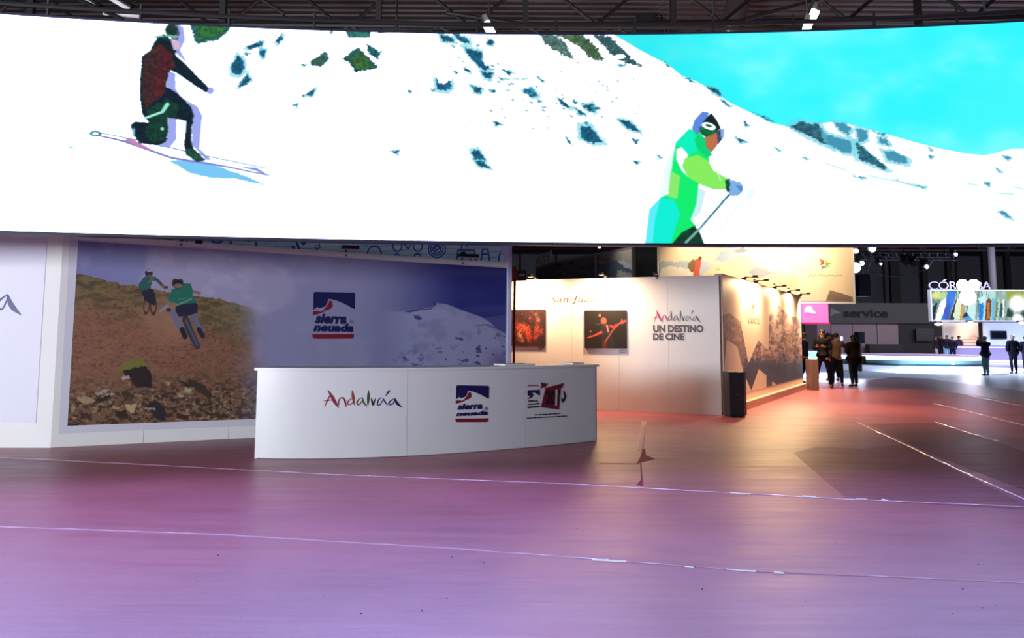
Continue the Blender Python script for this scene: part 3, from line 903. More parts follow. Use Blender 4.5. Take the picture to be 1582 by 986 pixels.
# sky of the bike half, cloud, mist
c.blend((1 - sstep(90, 330, PX)) * .8, (104, 108, 160))
cn = fbm(PX * .03, PY * .03)
cloud = np.zeros(PX.shape)
for cx, cy, rx, ry in ((262, 408, 46, 44), (300, 400, 40, 36), (250, 435, 38, 30), (330, 425, 60, 38), (355, 455, 60, 40), (400, 440, 60, 50), (300, 450, 60, 30)):
    cloud = np.maximum(cloud, 1 - np.hypot((PX - cx) / rx, (PY - cy) / ry))
c.blend(sstep(0, .25, cloud + (cn - .5) * .5) * .6, (150, 146, 176))
c.blend(sstep(.45, .7, fbm(PX * .05 + 3, PY * .06)) * sstep(0, .3, cloud) * .3, (168, 164, 188))
# ground
hz = np.interp(PX, [100, 150, 190, 215, 240, 300, 330, 350, 400, 440], [421, 429, 440, 441, 447, 456, 459, 465, 476, 482]) + (fbm(PX * .15, PY * 0) - .5) * 6
g = (PY > hz)
fade = 1 - sstep(355, 425, PX + (fbm(PX * .03, PY * .03) - .5) * 40 + (PY - 560) * -.08)
base = np.zeros(c.c.shape) + np.array((122, 84, 66.))
n1, n2, n3 = fbm(PX * .06, PY * .16), fbm(PX * .25, PY * .5, 3), fbm(PX * .12 + 40, PY * .2 + 9)
def mixin(m, col):
    global base
    base = base + (np.array(col, float) - base) * np.clip(m, 0, 1)[..., None]
olive = sstep(70, 10, PY - hz) * .9
mixin(olive, (98, 88, 58)); mixin(olive * sstep(.45, .62, n3), (88, 96, 48)); mixin(olive * sstep(.5, .66, n1), (70, 60, 44))
mixin(sstep(300, 360, PX) * (1 - sstep(0, 110, PY - hz)) * .6, (104, 104, 74))
mixin(sstep(.52, .75, n2) * .4, (78, 56, 48)); mixin(sstep(.6, .35, n1) * .35, (140, 98, 76))
low = sstep(560, 620, PY + (PX - 240) * .05)
mixin(low * .55, (92, 72, 48)); mixin((1 - low) * sstep(.6, .72, fbm(PX * .3 + 70, PY * .6)) * .6, (66, 44, 38))
mixin(low * sstep(.5, .6, fbm(PX * .2 + 5, PY * .35)) * .85, (44, 34, 30))
mixin(low * sstep(.62, .7, fbm(PX * .17 + 80, PY * .3)) * .8, (150, 128, 106))
m = g * fade
c.c += (base - c.c) * m[..., None]
o, s = (90, 500), 4.79
c.poly([(470, 345), (550, 300), (640, 300), (690, 370), (696, 468), (580, 468), (520, 400)], (34, 26, 28), o, s, rag=3)
c.poly([(425, 352), (480, 300), (560, 256), (640, 270), (660, 305), (560, 322), (480, 350)], (104, 104, 46), o, s, rag=4)
for P, q in (([(455, 392), (520, 378), (530, 400), (470, 410)], (160, 142, 126)), ([(270, 520), (330, 485), (390, 482), (350, 510), (290, 530)], (150, 136, 124)), ([(320, 545), (400, 500), (410, 520), (350, 555)], (156, 144, 134)), ([(130, 550), (200, 535), (280, 570), (200, 600)], (146, 124, 98)), ([(490, 600), (580, 590), (560, 660), (520, 650)], (166, 140, 108)), ([(400, 600), (450, 620), (440, 640), (400, 625)], (150, 128, 100)), ([(930, 465), (990, 475), (980, 510), (940, 500)], (158, 142, 122)), ([(875, 515), (925, 520), (915, 550)], (160, 140, 120)), ([(780, 420), (840, 430), (820, 460)], (150, 130, 108)), ([(560, 520), (630, 525), (600, 545)], (140, 124, 104)),
             ([(270, 560), (400, 520), (360, 560), (290, 590)], (36, 30, 28)), ([(640, 600), (720, 560), (790, 620), (800, 715), (740, 715), (690, 660)], (36, 32, 34)), ([(960, 400), (1060, 430), (1160, 540), (1120, 555), (1040, 500), (960, 430)], (52, 42, 34)), ([(880, 410), (960, 430), (1040, 470), (940, 460)], (48, 38, 32)), ([(420, 650), (500, 640), (520, 690), (440, 700)], (40, 32, 28)), ([(150, 660), (220, 660), (240, 700), (170, 700)], (60, 36, 30)), ([(870, 660), (970, 680), (960, 710), (880, 700)], (58, 34, 26)), ([(1150, 540), (1190, 540), (1240, 640), (1190, 590)], (70, 54, 44)), ([(80, 735), (160, 740), (150, 755), (80, 755)], (40, 36, 26)), ([(460, 500), (540, 500), (550, 545), (480, 540)], (52, 48, 30)), ([(640, 620), (720, 615), (720, 635), (660, 632)], (140, 128, 116))):
    c.poly(P, q, o, s, rag=3)
# dust behind the rider
c.ell(266, 492, 32, 36, (150, 112, 92), soft=.9, a=.75)
c.ell(232, 484, 14, 16, (140, 104, 84), soft=.9, a=.7)
# riders
o, s = (200, 400), 6.577
c.ell(175, 470, 34, 96, (58, 42, 44), o, s, rot=.1, ring=.3); c.ell(243, 470, 34, 104, (66, 44, 40), o, s, ring=.35)
c.poly([(120, 320), (230, 300), (262, 350), (262, 470), (215, 460), (150, 410)], (30, 28, 46), o, s, rag=2)
c.poly([(98, 250), (150, 180), (230, 172), (270, 185), (350, 262), (372, 288), (352, 302), (270, 225), (232, 218), (212, 300), (120, 322), (92, 285)], (30, 82, 78), o, s, rag=1)
c.poly([(220, 180), (262, 195), (200, 250), (180, 250)], (84, 92, 76), o, s)
c.line([(330, 265), (368, 290)], 22, (110, 78, 72), o, s); c.ell(376, 288, 14, 13, (36, 28, 38), o, s)
c.ell(197, 145, 39, 40, (42, 38, 50), o, s); c.ell(200, 120, 26, 12, (150, 146, 160), o, s); c.ell(205, 175, 26, 15, (96, 78, 72), o, s)
c.ell(630, 720, 1, 1, (0, 0, 0), o, s)
c.line([(570, 610), (620, 740), (690, 880)], [74, 72, 56], (46, 50, 66), o, s)
c.line([(575, 620), (640, 760), (690, 870)], 18, (78, 84, 104), o, s)
c.line([(440, 540), (520, 700)], [66, 48], (98, 102, 130), o, s); c.line([(650, 570), (728, 730)], [64, 46], (92, 96, 124), o, s)
c.line([(535, 710), (565, 785)], 50, (26, 26, 38), o, s); c.line([(705, 710), (745, 775)], 46, (30, 30, 42), o, s)
c.line([(420, 440), (350, 500), (305, 530)], [40, 26, 22], (128, 124, 142), o, s); c.ell(398, 515, 24, 18, (46, 34, 44), o, s)
c.line([(640, 325), (712, 345)], 26, (120, 92, 82), o, s)
c.poly([(470, 470), (560, 440), (692, 448), (692, 540), (600, 575), (500, 582), (468, 530)], (28, 30, 54), o, s, rag=1)
c.poly([(388, 410), (430, 310), (560, 245), (622, 250), (642, 310), (644, 380), (692, 440), (580, 452), (490, 472), (420, 450)], (26, 98, 86), o, s, rag=1)
c.line([(390, 450), (470, 462)], 34, (122, 104, 84), o, s); c.line([(500, 405), (590, 395)], 10, (70, 120, 90), o, s)
c.line([(480, 465), (560, 435), (630, 400)], 14, (110, 134, 128), o, s)
c.ell(490, 243, 58, 58, (48, 42, 54), o, s); c.ell(500, 192, 46, 16, (142, 138, 152), o, s); c.ell(492, 232, 40, 17, (24, 20, 32), o, s); c.ell(495, 272, 42, 22, (112, 96, 84), o, s)
# snow half
blue = sstep(600, 720, PX)
c.blend(blue, (34, 42, 112))
c.blend(sstep(540, 640, PX) * (1 - sstep(640, 720, PX)) * .35, (70, 76, 140))
c.blend(blue * sstep(12, 0, np.abs(PY - 419 - (PX - 690) * .03)) * .6, (68, 74, 146))
c.blend(blue * sstep(14, 0, np.abs(PY - 478)) * sstep(690, 740, PX) * .5, (64, 72, 138))
c.blend(blue * sstep(.45, .7, fbm(PX * .01, PY * .04)) * .25, (60, 64, 140))
rid = np.interp(PX, [580, 600, 632, 650, 665, 671, 675, 690, 720, 743, 757, 767, 782], [482, 479, 480, 476, 474, 470, 467, 469, 481, 489, 498, 508, 516])
far_h = np.interp(PX, [735, 760, 782], [492, 489, 487])
ph = sstep(590, 690, PX)
c.blend((PY > far_h) * sstep(730, 745, PX) * .6, (86, 92, 146))
snow = (PY > rid) * sstep(575, 640, PX)
c.blend(snow, (138, 142, 182))
c.blend(snow * sstep(.5, .75, fbm(PX * .04, PY * .06)) * .45, (108, 110, 156))
c.blend(snow * sstep(.62, .7, fbm(PX * .1 + 30, PY * .16)) * sstep(500, 560, PY + (PX - 700) * .3) * .75, (62, 62, 110))
c.blend(snow * sstep(740, 775, PX) * sstep(530, 560, PY) * .55, (66, 62, 120))
c.poly([(150, 432), (300, 408), (390, 405), (440, 378), (410, 335), (445, 352), (450, 372), (400, 415), (300, 418), (200, 440)], (52, 56, 104), (600, 410), 6.163)
for x, y, w in ((690, 700, 26), (650, 690, 18), (1015, 690, 14), (1100, 678, 14), (1095, 775, 14), (860, 795, 20), (1000, 850, 14), (545, 890, 14), (155, 880, 20), (850, 930, 30), (930, 790, 14), (850, 860, 20), (280, 490, 40)):
    c.ell(x, y, w, w * .5, (52, 52, 104), (600, 410), 6.163, a=.8, rot=.4)
c.poly([(790, 580), (860, 562), (940, 556), (1030, 600), (1000, 600), (930, 572), (860, 572)], (96, 96, 140), (600, 410), 6.163)
c.blur(1)
pr = c.panel('mural_print', c.material('mural_picture', 1.22), wallB, th=.004, off=.001)
MB().sheet_slab(wB, c.box[0] - .1, c.box[1], v0 - .1, 2.80, .0004, .0005).build('print_margin', mat('print_margin', (206, 208, 224), .6), wallB)
# resort emblem
def emblem(sheet, parent, o, s, off):
    NAVY, RED = mat('emblem_navy', (20, 21, 82), .5), mat('emblem_red', (122, 20, 42), .5)
    e = MB()
    px_mark(e, sheet, [(155, 160), (162, 132), (180, 120), (830, 133), (850, 145), (856, 165), (850, 412), (800, 392), (720, 345), (600, 290), (500, 256), (405, 238), (388, 290), (375, 330), (345, 370), (300, 385), (260, 402), (222, 375), (180, 402), (152, 425)], o, s, off)
    px_text(e, sheet, 'sierra', 178, 655, 716, 500, o, s, off=off, bold=.05, shear=.25, space=1.05)
    px_text(e, sheet, 'neuada', 150, 792, 832, 660, o, s, off=off, bold=.05, shear=.2, space=1.05)
    b = e.build('emblem', [NAVY], parent)
    e = MB()
    px_mark(e, sheet, [(145, 450), (240, 445), (265, 458), (310, 445), (350, 400), (385, 350), (420, 300), (415, 268), (455, 275), (472, 310), (475, 370), (440, 405), (400, 425), (360, 435), (310, 468), (220, 502), (143, 518)], o, s, off)
    px_mark(e, sheet, [(132, 838), (838, 832), (836, 880), (815, 914), (165, 916), (140, 888)], o, s, off)
    e.build('emblem_stripe', [RED], parent)
    e = MB()
    ring = [(795 + 34 * math.cos(t), 625 + 34 * math.sin(t)) for t in np.linspace(0, 6.2832, 13)]
    brush(e, sheet, [(x, y, 7) for x, y in ring], lambda x, y: sheet.uv(o[0] + x / s, o[1] + y / s), off)
    px_text(e, sheet, 'R', 780, 644, 812, 606, o, s, off=off)
    e.build('registered_mark', [mat('faint_ink', (120, 124, 150), .6)], parent)
emblem(wB, wallB, (470, 440), 10.956, .006)
# corner post of the mural wall
MB().slab(wB.at(L_B - .02, 0, .03), wB.at(L_B + .05, 0, .03), 0, 3.35, .22).build('corner_post', mat('post_lavender', (196, 200, 236), .5), wallB)

# upper frieze wall, planks printed in sea green with line icons
wC = Sheet([wB.at(0, 0, -.16), wB.at(L_B + .02, 0, -.16)], taper=.0)
wallC = tag(MB().slab(wC.at(0, 0), wC.at(wC.length, 0), 2.0, 4.2, .08).build('icon_frieze', WHITE, loc=(B0.x, B0.y + .2, 2.0)), 'pale sea-green frieze of line icons rising behind the mural wall', 'frieze')
c = Canvas(wC, .0, wC.length - .1, 2.4, 4.1, 2000, 480, (150, 186, 208))
PX, PY = c.X, c.Y
c.blend(sstep(.4, .65, fbm(PX * .02, PY * .05)) * .6, (134, 170, 178))
c.blend(sstep(.45, .6, fbm(PX * .015 + 7, PY * .02)) * .35, (170, 206, 226))
ln = (PY + PX * .035 + 1.2 * np.sin(PX * .05)) % 8.5
c.blend((ln < .8) * .65, (70, 96, 120))
c.blend((((PY + PX * .02) % 13) < .6) * (fbm(PX * .02, PY * .1) > .5) * .5, (80, 104, 124))
INK = (34, 72, 142)
o, s = (400, 360), 3.955
def icon(pts, w=9, col=INK): c.line(pts, w, col, o, s)
def circ(x, y, rx, ry=None, a0=0, a1=360, w=9):
    ry = ry or rx
    icon([(x + rx * math.cos(math.radians(t)), y + ry * math.sin(math.radians(t))) for t in np.linspace(a0, a1, 25)], w)
circ(705, 128, 42, 46, 180, 360); circ(845, 80, 28, 33); circ(842, 142, 14, 12, 180, 360); circ(970, 80, 27, 33, -60, 240); circ(968, 140, 18, 14, 180, 360)
icon([(910, 98), (892, 75), (898, 60), (910, 68), (922, 60), (928, 75), (910, 98)], 8)
for q in (52, 38, 24): circ(1087, 98, q, w=8)
icon([(1075, 78), (1108, 92), (1078, 110), (1075, 78)], 8)
icon([(1208, 165), (1215, 105), (1315, 105), (1325, 165)]); circ(1265, 165, 26, 30, 180, 360); icon([(1235, 105), (1240, 58)]); circ(1290, 75, 22, 18, 150, 360)
icon([(1357, 165), (1366, 100), (1398, 100), (1408, 168)]); icon([(1362, 130), (1404, 130)])
circ(1500, 170, 36, 70, 180, 290, 10)
icon([(205, 85), (212, 90)], 14, (30, 44, 90)); icon([(225, 45), (245, 95)], 12, (30, 44, 90)); icon([(245, 40), (272, 68)], 14, (30, 44, 90)); icon([(262, 45), (285, 60)], 10, (30, 44, 90)); icon([(290, 45), (275, 70)], 10, (30, 44, 90))
icon([(340, 85), (352, 102), (372, 90), (366, 60)], 7, (60, 90, 130)); icon([(345, 75), (375, 80)], 6, (60, 90, 130))
o, s = (180, 355), 6.592
BL = (30, 96, 160)
c.line([(960, 70), (975, 120), (1020, 140), (1070, 120), (1085, 70)], 26, BL, o, s); c.line([(965, 50), (960, 30), (1000, 0), (1050, 0), (1085, 30), (1085, 70)], 26, BL, o, s)
c.line([(1165, 0), (1165, 138)], 26, BL, o, s)
c.line([(1420, 0), (1420, 165)], 28, BL, o, s); c.ell(1350, 60, 62, 70, BL, o, s)
c.line([(655, 60), (650, 125)], 22, (70, 120, 180), o, s); c.line([(655, 65), (690, 55), (712, 75), (715, 128)], 20, (70, 120, 180), o, s)
c.line([(780, 60), (860, 135)], 16, (34, 66, 120), o, s); c.line([(900, 60), (880, 130)], 12, (90, 130, 170), o, s)
for x in (118, 180, 215, 270, 318, 368, 420, 478, 525):
    c.line([(x, 50), (x + 4, 88 + (x - 100) * .03)], 12, (40, 40, 76), o, s)
c.line([(500, 100), (580, 105)], 10, (36, 36, 66), o, s)
c.panel('icon_print', c.material('icon_picture', 1.7), wallC, th=.004, off=.002)
MB().slab(wC.at(wC.length - .1, 0, .01), wC.at(wC.length + .03, 0, .01), 2.9, 4.2, .05).build('edge_trim', mat('post_lavender', (196, 200, 236), .5), wallC)
def arm_lamp(sheet, u, z, reach, label, on=None, wide=.24, aim=1.5, energy=60, col=(1, .68, .36), cone=100, group=None, spread=180):
    """exhibition spotlight clamped on a wall top: clamp, arm, flat head"""
    p = sheet.at(u, z)
    L = empty('clamp_spotlight', p, label, 'spotlight', group)
    a, h = sheet.at(u, z + .03, -.03), sheet.at(u, z + .05, reach)
    MB().tube([sheet.at(u, z - .05, .012), a, sheet.at(u, z + .06, .02), h], .012, 6).build('arm', DARK, L)
    rz = math.atan2((sheet.at(u + .1, 0) - p).y, (sheet.at(u + .1, 0) - p).x)
    MB().box((p.x, p.y, z + .02), (.05, .1, .06), rz).build('clamp', DARK, L)
    MB().box((h.x, h.y, h.z + .015), (wide, .1, .05), rz).build('head', DARK, L)
    MB().box((h.x, h.y, h.z - .015), (wide * .9, .08, .012), rz).build('lens', mat('lens_lit', (255, 226, 180), emit=.5) if on else mat('lens_off', (190, 186, 190), .2), L)
    if on:
        q = sheet.at(u, z - .0, reach)
        lamp('spot_lamp', 'AREA', (q.x, q.y, z - .03), sheet.at(u, aim, .0), energy, col, .3, .12).data.spread = math.radians(spread)
    return L

u = wB.uv(280, 375)[0]
arm_lamp(wB, u, H_B, .25, 'dark clamp spotlight above the cloud of the bike mural', wide=.28)
u = wB.uv(306, 375)[0]
L = empty('swivel_lamp', wB.at(u, H_B), 'black stubby swivel lamp on the mural wall top, under the blue lettering', 'lamp')
p = wB.at(u, H_B + .06, .12)
MB().tube([wB.at(u, H_B, .0), p], .02, 6).build('bracket', DARK, L)
MB().tube([p + Vector((0, 0, -.08)), p + Vector((0, 0, .05))], .05, 10).build('lamp_can', BLACK, L)
MB().tube([p + Vector((0, 0, .02)), p + Vector((.14, -.02, .11))], .018, 6).build('handle', BLACK, L)
arm_lamp(wB, wB.uv(535, 394)[0], H_B, .25, 'dark clamp spotlight over the mural where mist meets the blue sky', wide=.26)
arm_lamp(wB, wB.uv(715, 404)[0], H_B, .25, 'clamp spotlight over the deep blue sky of the mural', wide=.34)

# ================================================================ RECEPTION COUNTER
cp = [at_z(x, y) for x, y in ((394, 708), (470, 710), (550, 709), (650, 703), (750, 697), (850, 690), (922, 681))]
cq = np.polyfit([p.x for p in cp], [p.y for p in cp], 3)
cxs = np.linspace(cp[0].x, cp[-1].x, 43)
cs = Sheet([(float(x), float(np.polyval(cq, x))) for x in cxs])
HC = 1.10
K = empty('reception_counter', cs.at(cs.length / 2, 0), 'long white curved reception counter in front of the mural wall', 'counter')
def curved_board(name, sheet, u0, u1, z0, z1, o0, o1, m, parent, n=14):
    vs, fs = [], []
    for i in range(n + 1):
        uu = u0 + (u1 - u0) * i / n
        for z, d in ((z0, o1), (z1, o1), (z1, o0), (z0, o0)):
            vs.append(sheet.at(uu, z, d))
    for i in range(n):
        for k in range(4):
            a, b = i * 4 + k, i * 4 + (k + 1) % 4
            fs.append((a, a + 4, b + 4, b))
    fs += [(0, 1, 2, 3), (n * 4 + 3, n * 4 + 2, n * 4 + 1, n * 4)]
    o = MB().add(vs, fs).build(name, m, parent, smooth=True)
    o.data.set_sharp_from_angle(angle=math.radians(35))
    return o
seams = [0, cs.uv(629, 640)[0], cs.uv(812, 640)[0], cs.length]
for a, b in zip(seams, seams[1:]):
    curved_board('front_panel', cs, a + .002, b - .002, .006, HC - .035, -.03, 0, COUNTER_WHITE, K)
curved_board('inner_shell', cs, .01, cs.length - .01, 0, HC - .036, -.12, -.031, mat('counter_core', (190, 194, 204), .6), K)
curved_board('counter_top', cs, -.03, cs.length + .03, HC - .033, HC, -.6, .025, COUNTER_WHITE, K, 30)
for u in (.0, cs.length):
    a, b = cs.at(u, 0, 0), cs.at(u, 0, -.58)
    q = 1 if u == 0 else -1
    d = (cs.at(.1, 0) - cs.at(0, 0)).normalized() if u == 0 else (cs.at(cs.length, 0) - cs.at(cs.length - .1, 0)).normalized()
    t = d * .03 * q
    MB().hexa([a, a + t, b + t, b], [Vector((p.x, p.y, HC - .034)) for p in (a, a + t, b + t, b)]).build('side_panel', COUNTER_WHITE, K)
def trK(x, y):
    return cs.uv(490 + x * 140 / 1582, 590 + y * 50 / 565)
brush_word('lettering', cs, trK, K, RAINBOW, .002)
o, s = (693.5, 586.5), 13.9
emblem(cs, K, o, s, .002)
# third emblem of the counter: small framed mark, slanted panel, swoosh and two caption lines
o, s = (790, 590), 14.08
NV, MR = mat('print_navy', (34, 32, 66), .6), mat('print_maroon', (112, 26, 46), .6)
e = MB()
px_mark(e, cs, [(350, 185), (612, 172), (612, 300), (560, 270), (500, 240), (440, 232), (470, 290), (430, 345), (350, 375), (345, 355), (395, 335), (400, 315), (350, 300)], o, s, .002)
px_text(e, cs, 'sierra', 362, 440, 565, 385, o, s, off=.002, bold=.03)
px_text(e, cs, 'neuada', 352, 505, 610, 452, o, s, off=.002, bold=.03)
px_mark(e, cs, [(345, 540), (612, 522), (612, 555), (345, 575)], o, s, .002)
e.build('event_caption', [NV], K)
e = MB()
px_mark(e, cs, [(1125, 190), (1165, 240), (1185, 320), (1160, 400), (1100, 460), (1085, 400), (1080, 350), (1120, 380), (1145, 320), (1130, 260)], o, s, .002)
for y, a, b in ((700, 500, 1045), (770, 330, 1210)):
    x = a
    rr_ = random.Random(int(y))
    while x < b:
        w = rr_.choice((40, 70, 95, 120))
        yy = y - (x - a) * .055 + 10
        px_mark(e, cs, [(x, yy), (min(x + w, b), yy - 3), (min(x + w, b), yy + 18), (x, yy + 22)], o, s, .002)
        x += w + 16
e.build('event_logo', [NV], K)
e = MB()
brush_k = lambda x, y: cs.uv(o[0] + (330 + x * .185) / s, o[1] + (40 + y * .13) / s)
for k, st in BRUSH_WORD:
    brush(e, cs, st, brush_k, .002)
px_mark(e, cs, [(630, 20), (660, 10), (690, 40), (720, 20), (745, 50), (800, 30), (760, 75), (720, 130), (690, 110), (650, 140), (615, 128), (650, 90)], o, s, .002)
e.build('event_star', [MR], K)
e = MB()
px_mark(e, cs, [(738, 132), (1130, 28), (1102, 130), (1070, 132), (1040, 300), (1030, 602), (640, 555)], o, s, .002)
e.build('event_logo', [MR], K)
e = MB()
for P in ([(958, 172), (1002, 165), (985, 520), (950, 515)],):
    px_mark(e, cs, P, o, s, .0055)
e.build('event_logo', [mat('print_pale', (190, 188, 196), .6)], K)
e = MB()
px_text(e, cs, '20', 730, 500, 930, 190, o, s, off=.0055, bold=.02)
px_text(e, cs, '7', 1004, 520, 1050, 180, o, s, off=.0055, bold=.02)
e.build('event_logo', [mat('print_dark', (26, 16, 30), .6)], K)
# flat papers on the counter top towards its end
for i, (px, w) in enumerate(((814, .5), (905, .22))):
    uu = cs.uv(px, 570)[0]
    q = cs.at(uu, HC, -.3)
    t = cs.at(uu + .05, HC, -.3) - q
    tag(MB().box((q.x, q.y, HC + .012), (w, .3, .02), math.atan2(t.y, t.x)).build('leaflet_tray', mat('paper_white', (238, 236, 236), .6), loc=(q.x, q.y, HC)),
        ('wide flat white tray on the counter top above the event emblem', 'narrow flat white tray at the very end of the counter top')[i], 'tray')

# ================================================================ PHOTO WALL WITH WARM WASHES
D1 = Vector((4.07, 15.62))
D0 = Vector((-.6, 17.62))
wD = Sheet([D0, D1])
HD = 2.72
wallD = empty('photo_wall', (D0.x, D0.y, 0), 'free-standing white wall with two dark concert photographs, lit warm', 'wall')
for i in range(5):
    a, b = wD.length * i / 5, wD.length * (i + 1) / 5
    MB().slab(wD.at(a, 0), wD.at(b - .003, 0), .002, HD, .1).build('wall_board', WHITE, wallD)
MB().slab(wD.at(.0, 0, -.1), wD.at(wD.length - .002, 0, -.1), 0, HD - .01, .03).build('core', GREY, wallD)
def concert(k):
    x0, x1, y0, y1 = ((787, 843, 478.5, 534), (904, 968, 479.5, 538))[k]
    ua, va = wD.uv(x0, y1); ub, vb = wD.uv(x1, y0)
    c = Canvas(wD, ua, ub, va, vb, 260, 240, (20, 8, 14))
    PX, PY = c.X, c.Y
    if k == 0:
        n = fbm(PX * .5, PY * .5); n2 = fbm(PX * 1.2 + 9, PY * 1.2, 3)
        c.blend(sstep(.42, .6, n) * .7, (72, 30, 28))
        c.blend(sstep(.5, .62, n2) * .6, (120, 50, 40))
        for cx, cy, rx, ry, col in ((802, 506, 6, 7, (235, 70, 60)), (810, 506, 6, 6, (255, 120, 70)), (816, 512, 5, 9, (255, 90, 60)), (818, 520, 4, 8, (240, 70, 50)), (804, 518, 4, 8, (255, 150, 110)), (831, 510, 5, 9, (240, 80, 60)), (832, 494, 3, 5, (200, 110, 90)), (829, 486, 2.5, 3, (130, 90, 90)), (828, 520, 4, 6, (200, 60, 50)), (820, 492, 3, 3, (150, 40, 40)), (838, 512, 2, 5, (170, 70, 60)), (808, 525, 3, 5, (200, 120, 80))):
            c.ell(cx, cy, rx, ry, col, soft=.7, a=.85)
        c.blend(sstep(.52, .6, fbm(PX * .9 + 30, PY * .9)) * .75, (26, 10, 16))
    else:
        o, s = (780, 470), 7.91
        c.poly([(1215, 250), (1180, 270), (1175, 340), (1195, 440), (1190, 560), (1350, 560), (1345, 440), (1300, 360), (1290, 260), (1250, 250)], (44, 34, 44), o, s, rag=1)
        c.poly([(1240, 255), (1262, 250), (1280, 340), (1262, 352)], (225, 150, 150), o, s)
        c.ell(1212, 205, 36, 42, (255, 92, 84), o, s); c.ell(1222, 225, 26, 22, (255, 120, 90), o, s, a=.6); c.ell(1215, 250, 26, 12, (90, 40, 40), o, s)
        c.line([(1180, 345), (1110, 380), (1050, 400), (1015, 412)], [34, 22, 16, 12], (250, 80, 72), o, s); c.line([(1050, 400), (1050, 380)], 8, (255, 110, 90), o, s)
        c.line([(1120, 248), (1180, 245)], 9, (90, 80, 90), o, s)
        c.line([(1225, 470), (1330, 310), (1400, 240), (1440, 215), (1482, 205)], [16, 15, 18, 24, 26], (250, 86, 78), o, s)
        c.line([(1230, 465), (1320, 315)], 8, (160, 110, 90), o, s)
        c.line([(1295, 265), (1330, 285), (1370, 250)], [26, 34, 20], (235, 56, 56), o, s)
        c.poly([(1420, 240), (1430, 175), (1450, 205), (1482, 190), (1482, 215), (1440, 245)], (250, 90, 82), o, s)
        c.poly([(1195, 450), (1250, 455), (1240, 560), (1195, 560)], (130, 40, 40), o, s, a=.8)
        c.ell(1165, 140, 15, 17, (255, 130, 100), o, s); c.ell(1052, 335, 10, 12, (240, 110, 96), o, s)
        c.blur(1)
    fr = empty('photo_print', wD.at(ua, va, .02), ('concert photograph of a fiery red crowd, behind the thin red pole', 'concert photograph of a singer in red light with a guitar')[k], 'picture')
    c.panel('photograph', c.material(('crowd_picture', 'guitar_picture')[k], (.85, .62)[k], rough=.75), fr, th=.003, off=.028)
    MB().slab(wD.at(ua, 0, .003), wD.at(ub, 0, .003), va, vb, -.024).build('backing_board', mat('board_edge', (30, 26, 30), .5), fr)
    x0, x1, y0, y1 = ((832, 844, 535.5, 542), (956, 970, 540, 547))[k]
    a, v0_ = wD.uv(x0, y1); b, v1_ = wD.uv(x1, y0)
    cap = tag(MB().slab(wD.at(a, 0, .001), wD.at(b, 0, .001), v0_, v1_, -.004).build('caption_card', mat('card_paper', (206, 200, 214), .6), loc=tuple(wD.at(a, v0_, .001))), ('small pale caption card below the crowd photograph', 'small pale caption card below the guitar photograph')[k], 'card')
    e = MB()
    for q in range(3):
        e.slab(wD.at(a + .015, 0, .006), wD.at(b - .02 - .03 * (q == 2), 0, .006), v1_ - .02 - .022 * q, v1_ - .012 - .022 * q, -.001)
    e.build('caption_line', mat('print_grey', (120, 116, 130), .6), cap)
concert(0); concert(1)
e = MB()
px_text(e, wD, 'San Juan', 851, 470.5, 921, 457, off=.001, th=.002, shear=.25, space=1.15)
e.build('lettering', [mat('lettering_ochre', (104, 62, 24), .6)], wallD)
def trD(x, y):
    return wD.uv(1009 + (x - 105) * 74 / 1375, 479 + (y - 140) * 19.5 / 315)
brush_word('lettering', wD, trD, wallD, word_mats([(196, 30, 84), (190, 30, 90), (120, 40, 60), (90, 60, 60), (60, 60, 60), (60, 56, 70), (60, 54, 90), (50, 44, 70)]), .001)
e = MB()
px_text(e, wD, 'UN DESTINO', 1009, 513.5, 1086.5, 502, off=.001, bold=.045)
px_text(e, wD, 'DE CINE', 1009, 525.5, 1057, 515, off=.001, bold=.045)
e.build('lettering', [mat('lettering_brown', (92, 76, 84), .6)], wallD)
u1 = wD.uv(828, 440)[0]; u2 = wD.uv(936, 440)[0]
arm_lamp(wD, u1, HD, .34, 'lit clamp spotlight on the photo wall above the crowd photograph', True, energy=84, wide=.08, aim=1.5, col=(1, .62, .32))
arm_lamp(wD, u2, HD, .34, 'lit clamp spotlight on the photo wall above the guitar photograph', True, energy=88, wide=.08, aim=1.5, col=(1, .62, .32))
arm_lamp(wD, wD.uv(1000, 440)[0] + .2, HD, .1, 'unlit small clamp lamp on the photo wall above the coloured lettering', wide=.08)

# thin red pole with a sign box in front of the photo wall
P = empty('red_sign_pole', at_y(793, 560, 14.6) * 1, 'thin dark red pole with a small sign box beside the mural wall end', 'pole')
p = at_y(793, 560, 14.6); P.location = (p.x, 14.6, 0)
z1 = at_y(793, 427, 14.6).z
MB().tube([(p.x, 14.6, .02), (p.x + .02, 14.6, z1)], .024, 10).build('pole', mat('pole_red', (116, 22, 26), .4), P)
MB().tube([(p.x, 14.6, 0), (p.x, 14.6, .025)], .16, 20).build('base', mat('pole_red', (116, 22, 26), .4), P)
MB().box((p.x + .01, 14.6, z1 + .04), (.09, .1, .26)).build('sign_box', mat('pole_red', (116, 22, 26), .4), P)
MB().box((p.x - .09, 14.62, z1 + .02), (.1, .03, .22)).build('sign_plate', mat('sign_beige', (170, 150, 140), .5), P)
MB().box((p.x + .15, 14.62, z1 + .02), (.17, .03, .2)).build('sign_plate', mat('sign_green_black', (30, 44, 40), .5), P)
MB().box((p.x + .15, 14.602, z1 + .03), (.1, .004, .03)).build('sign_symbol', mat('sign_pale', (150, 170, 160), .5), P)

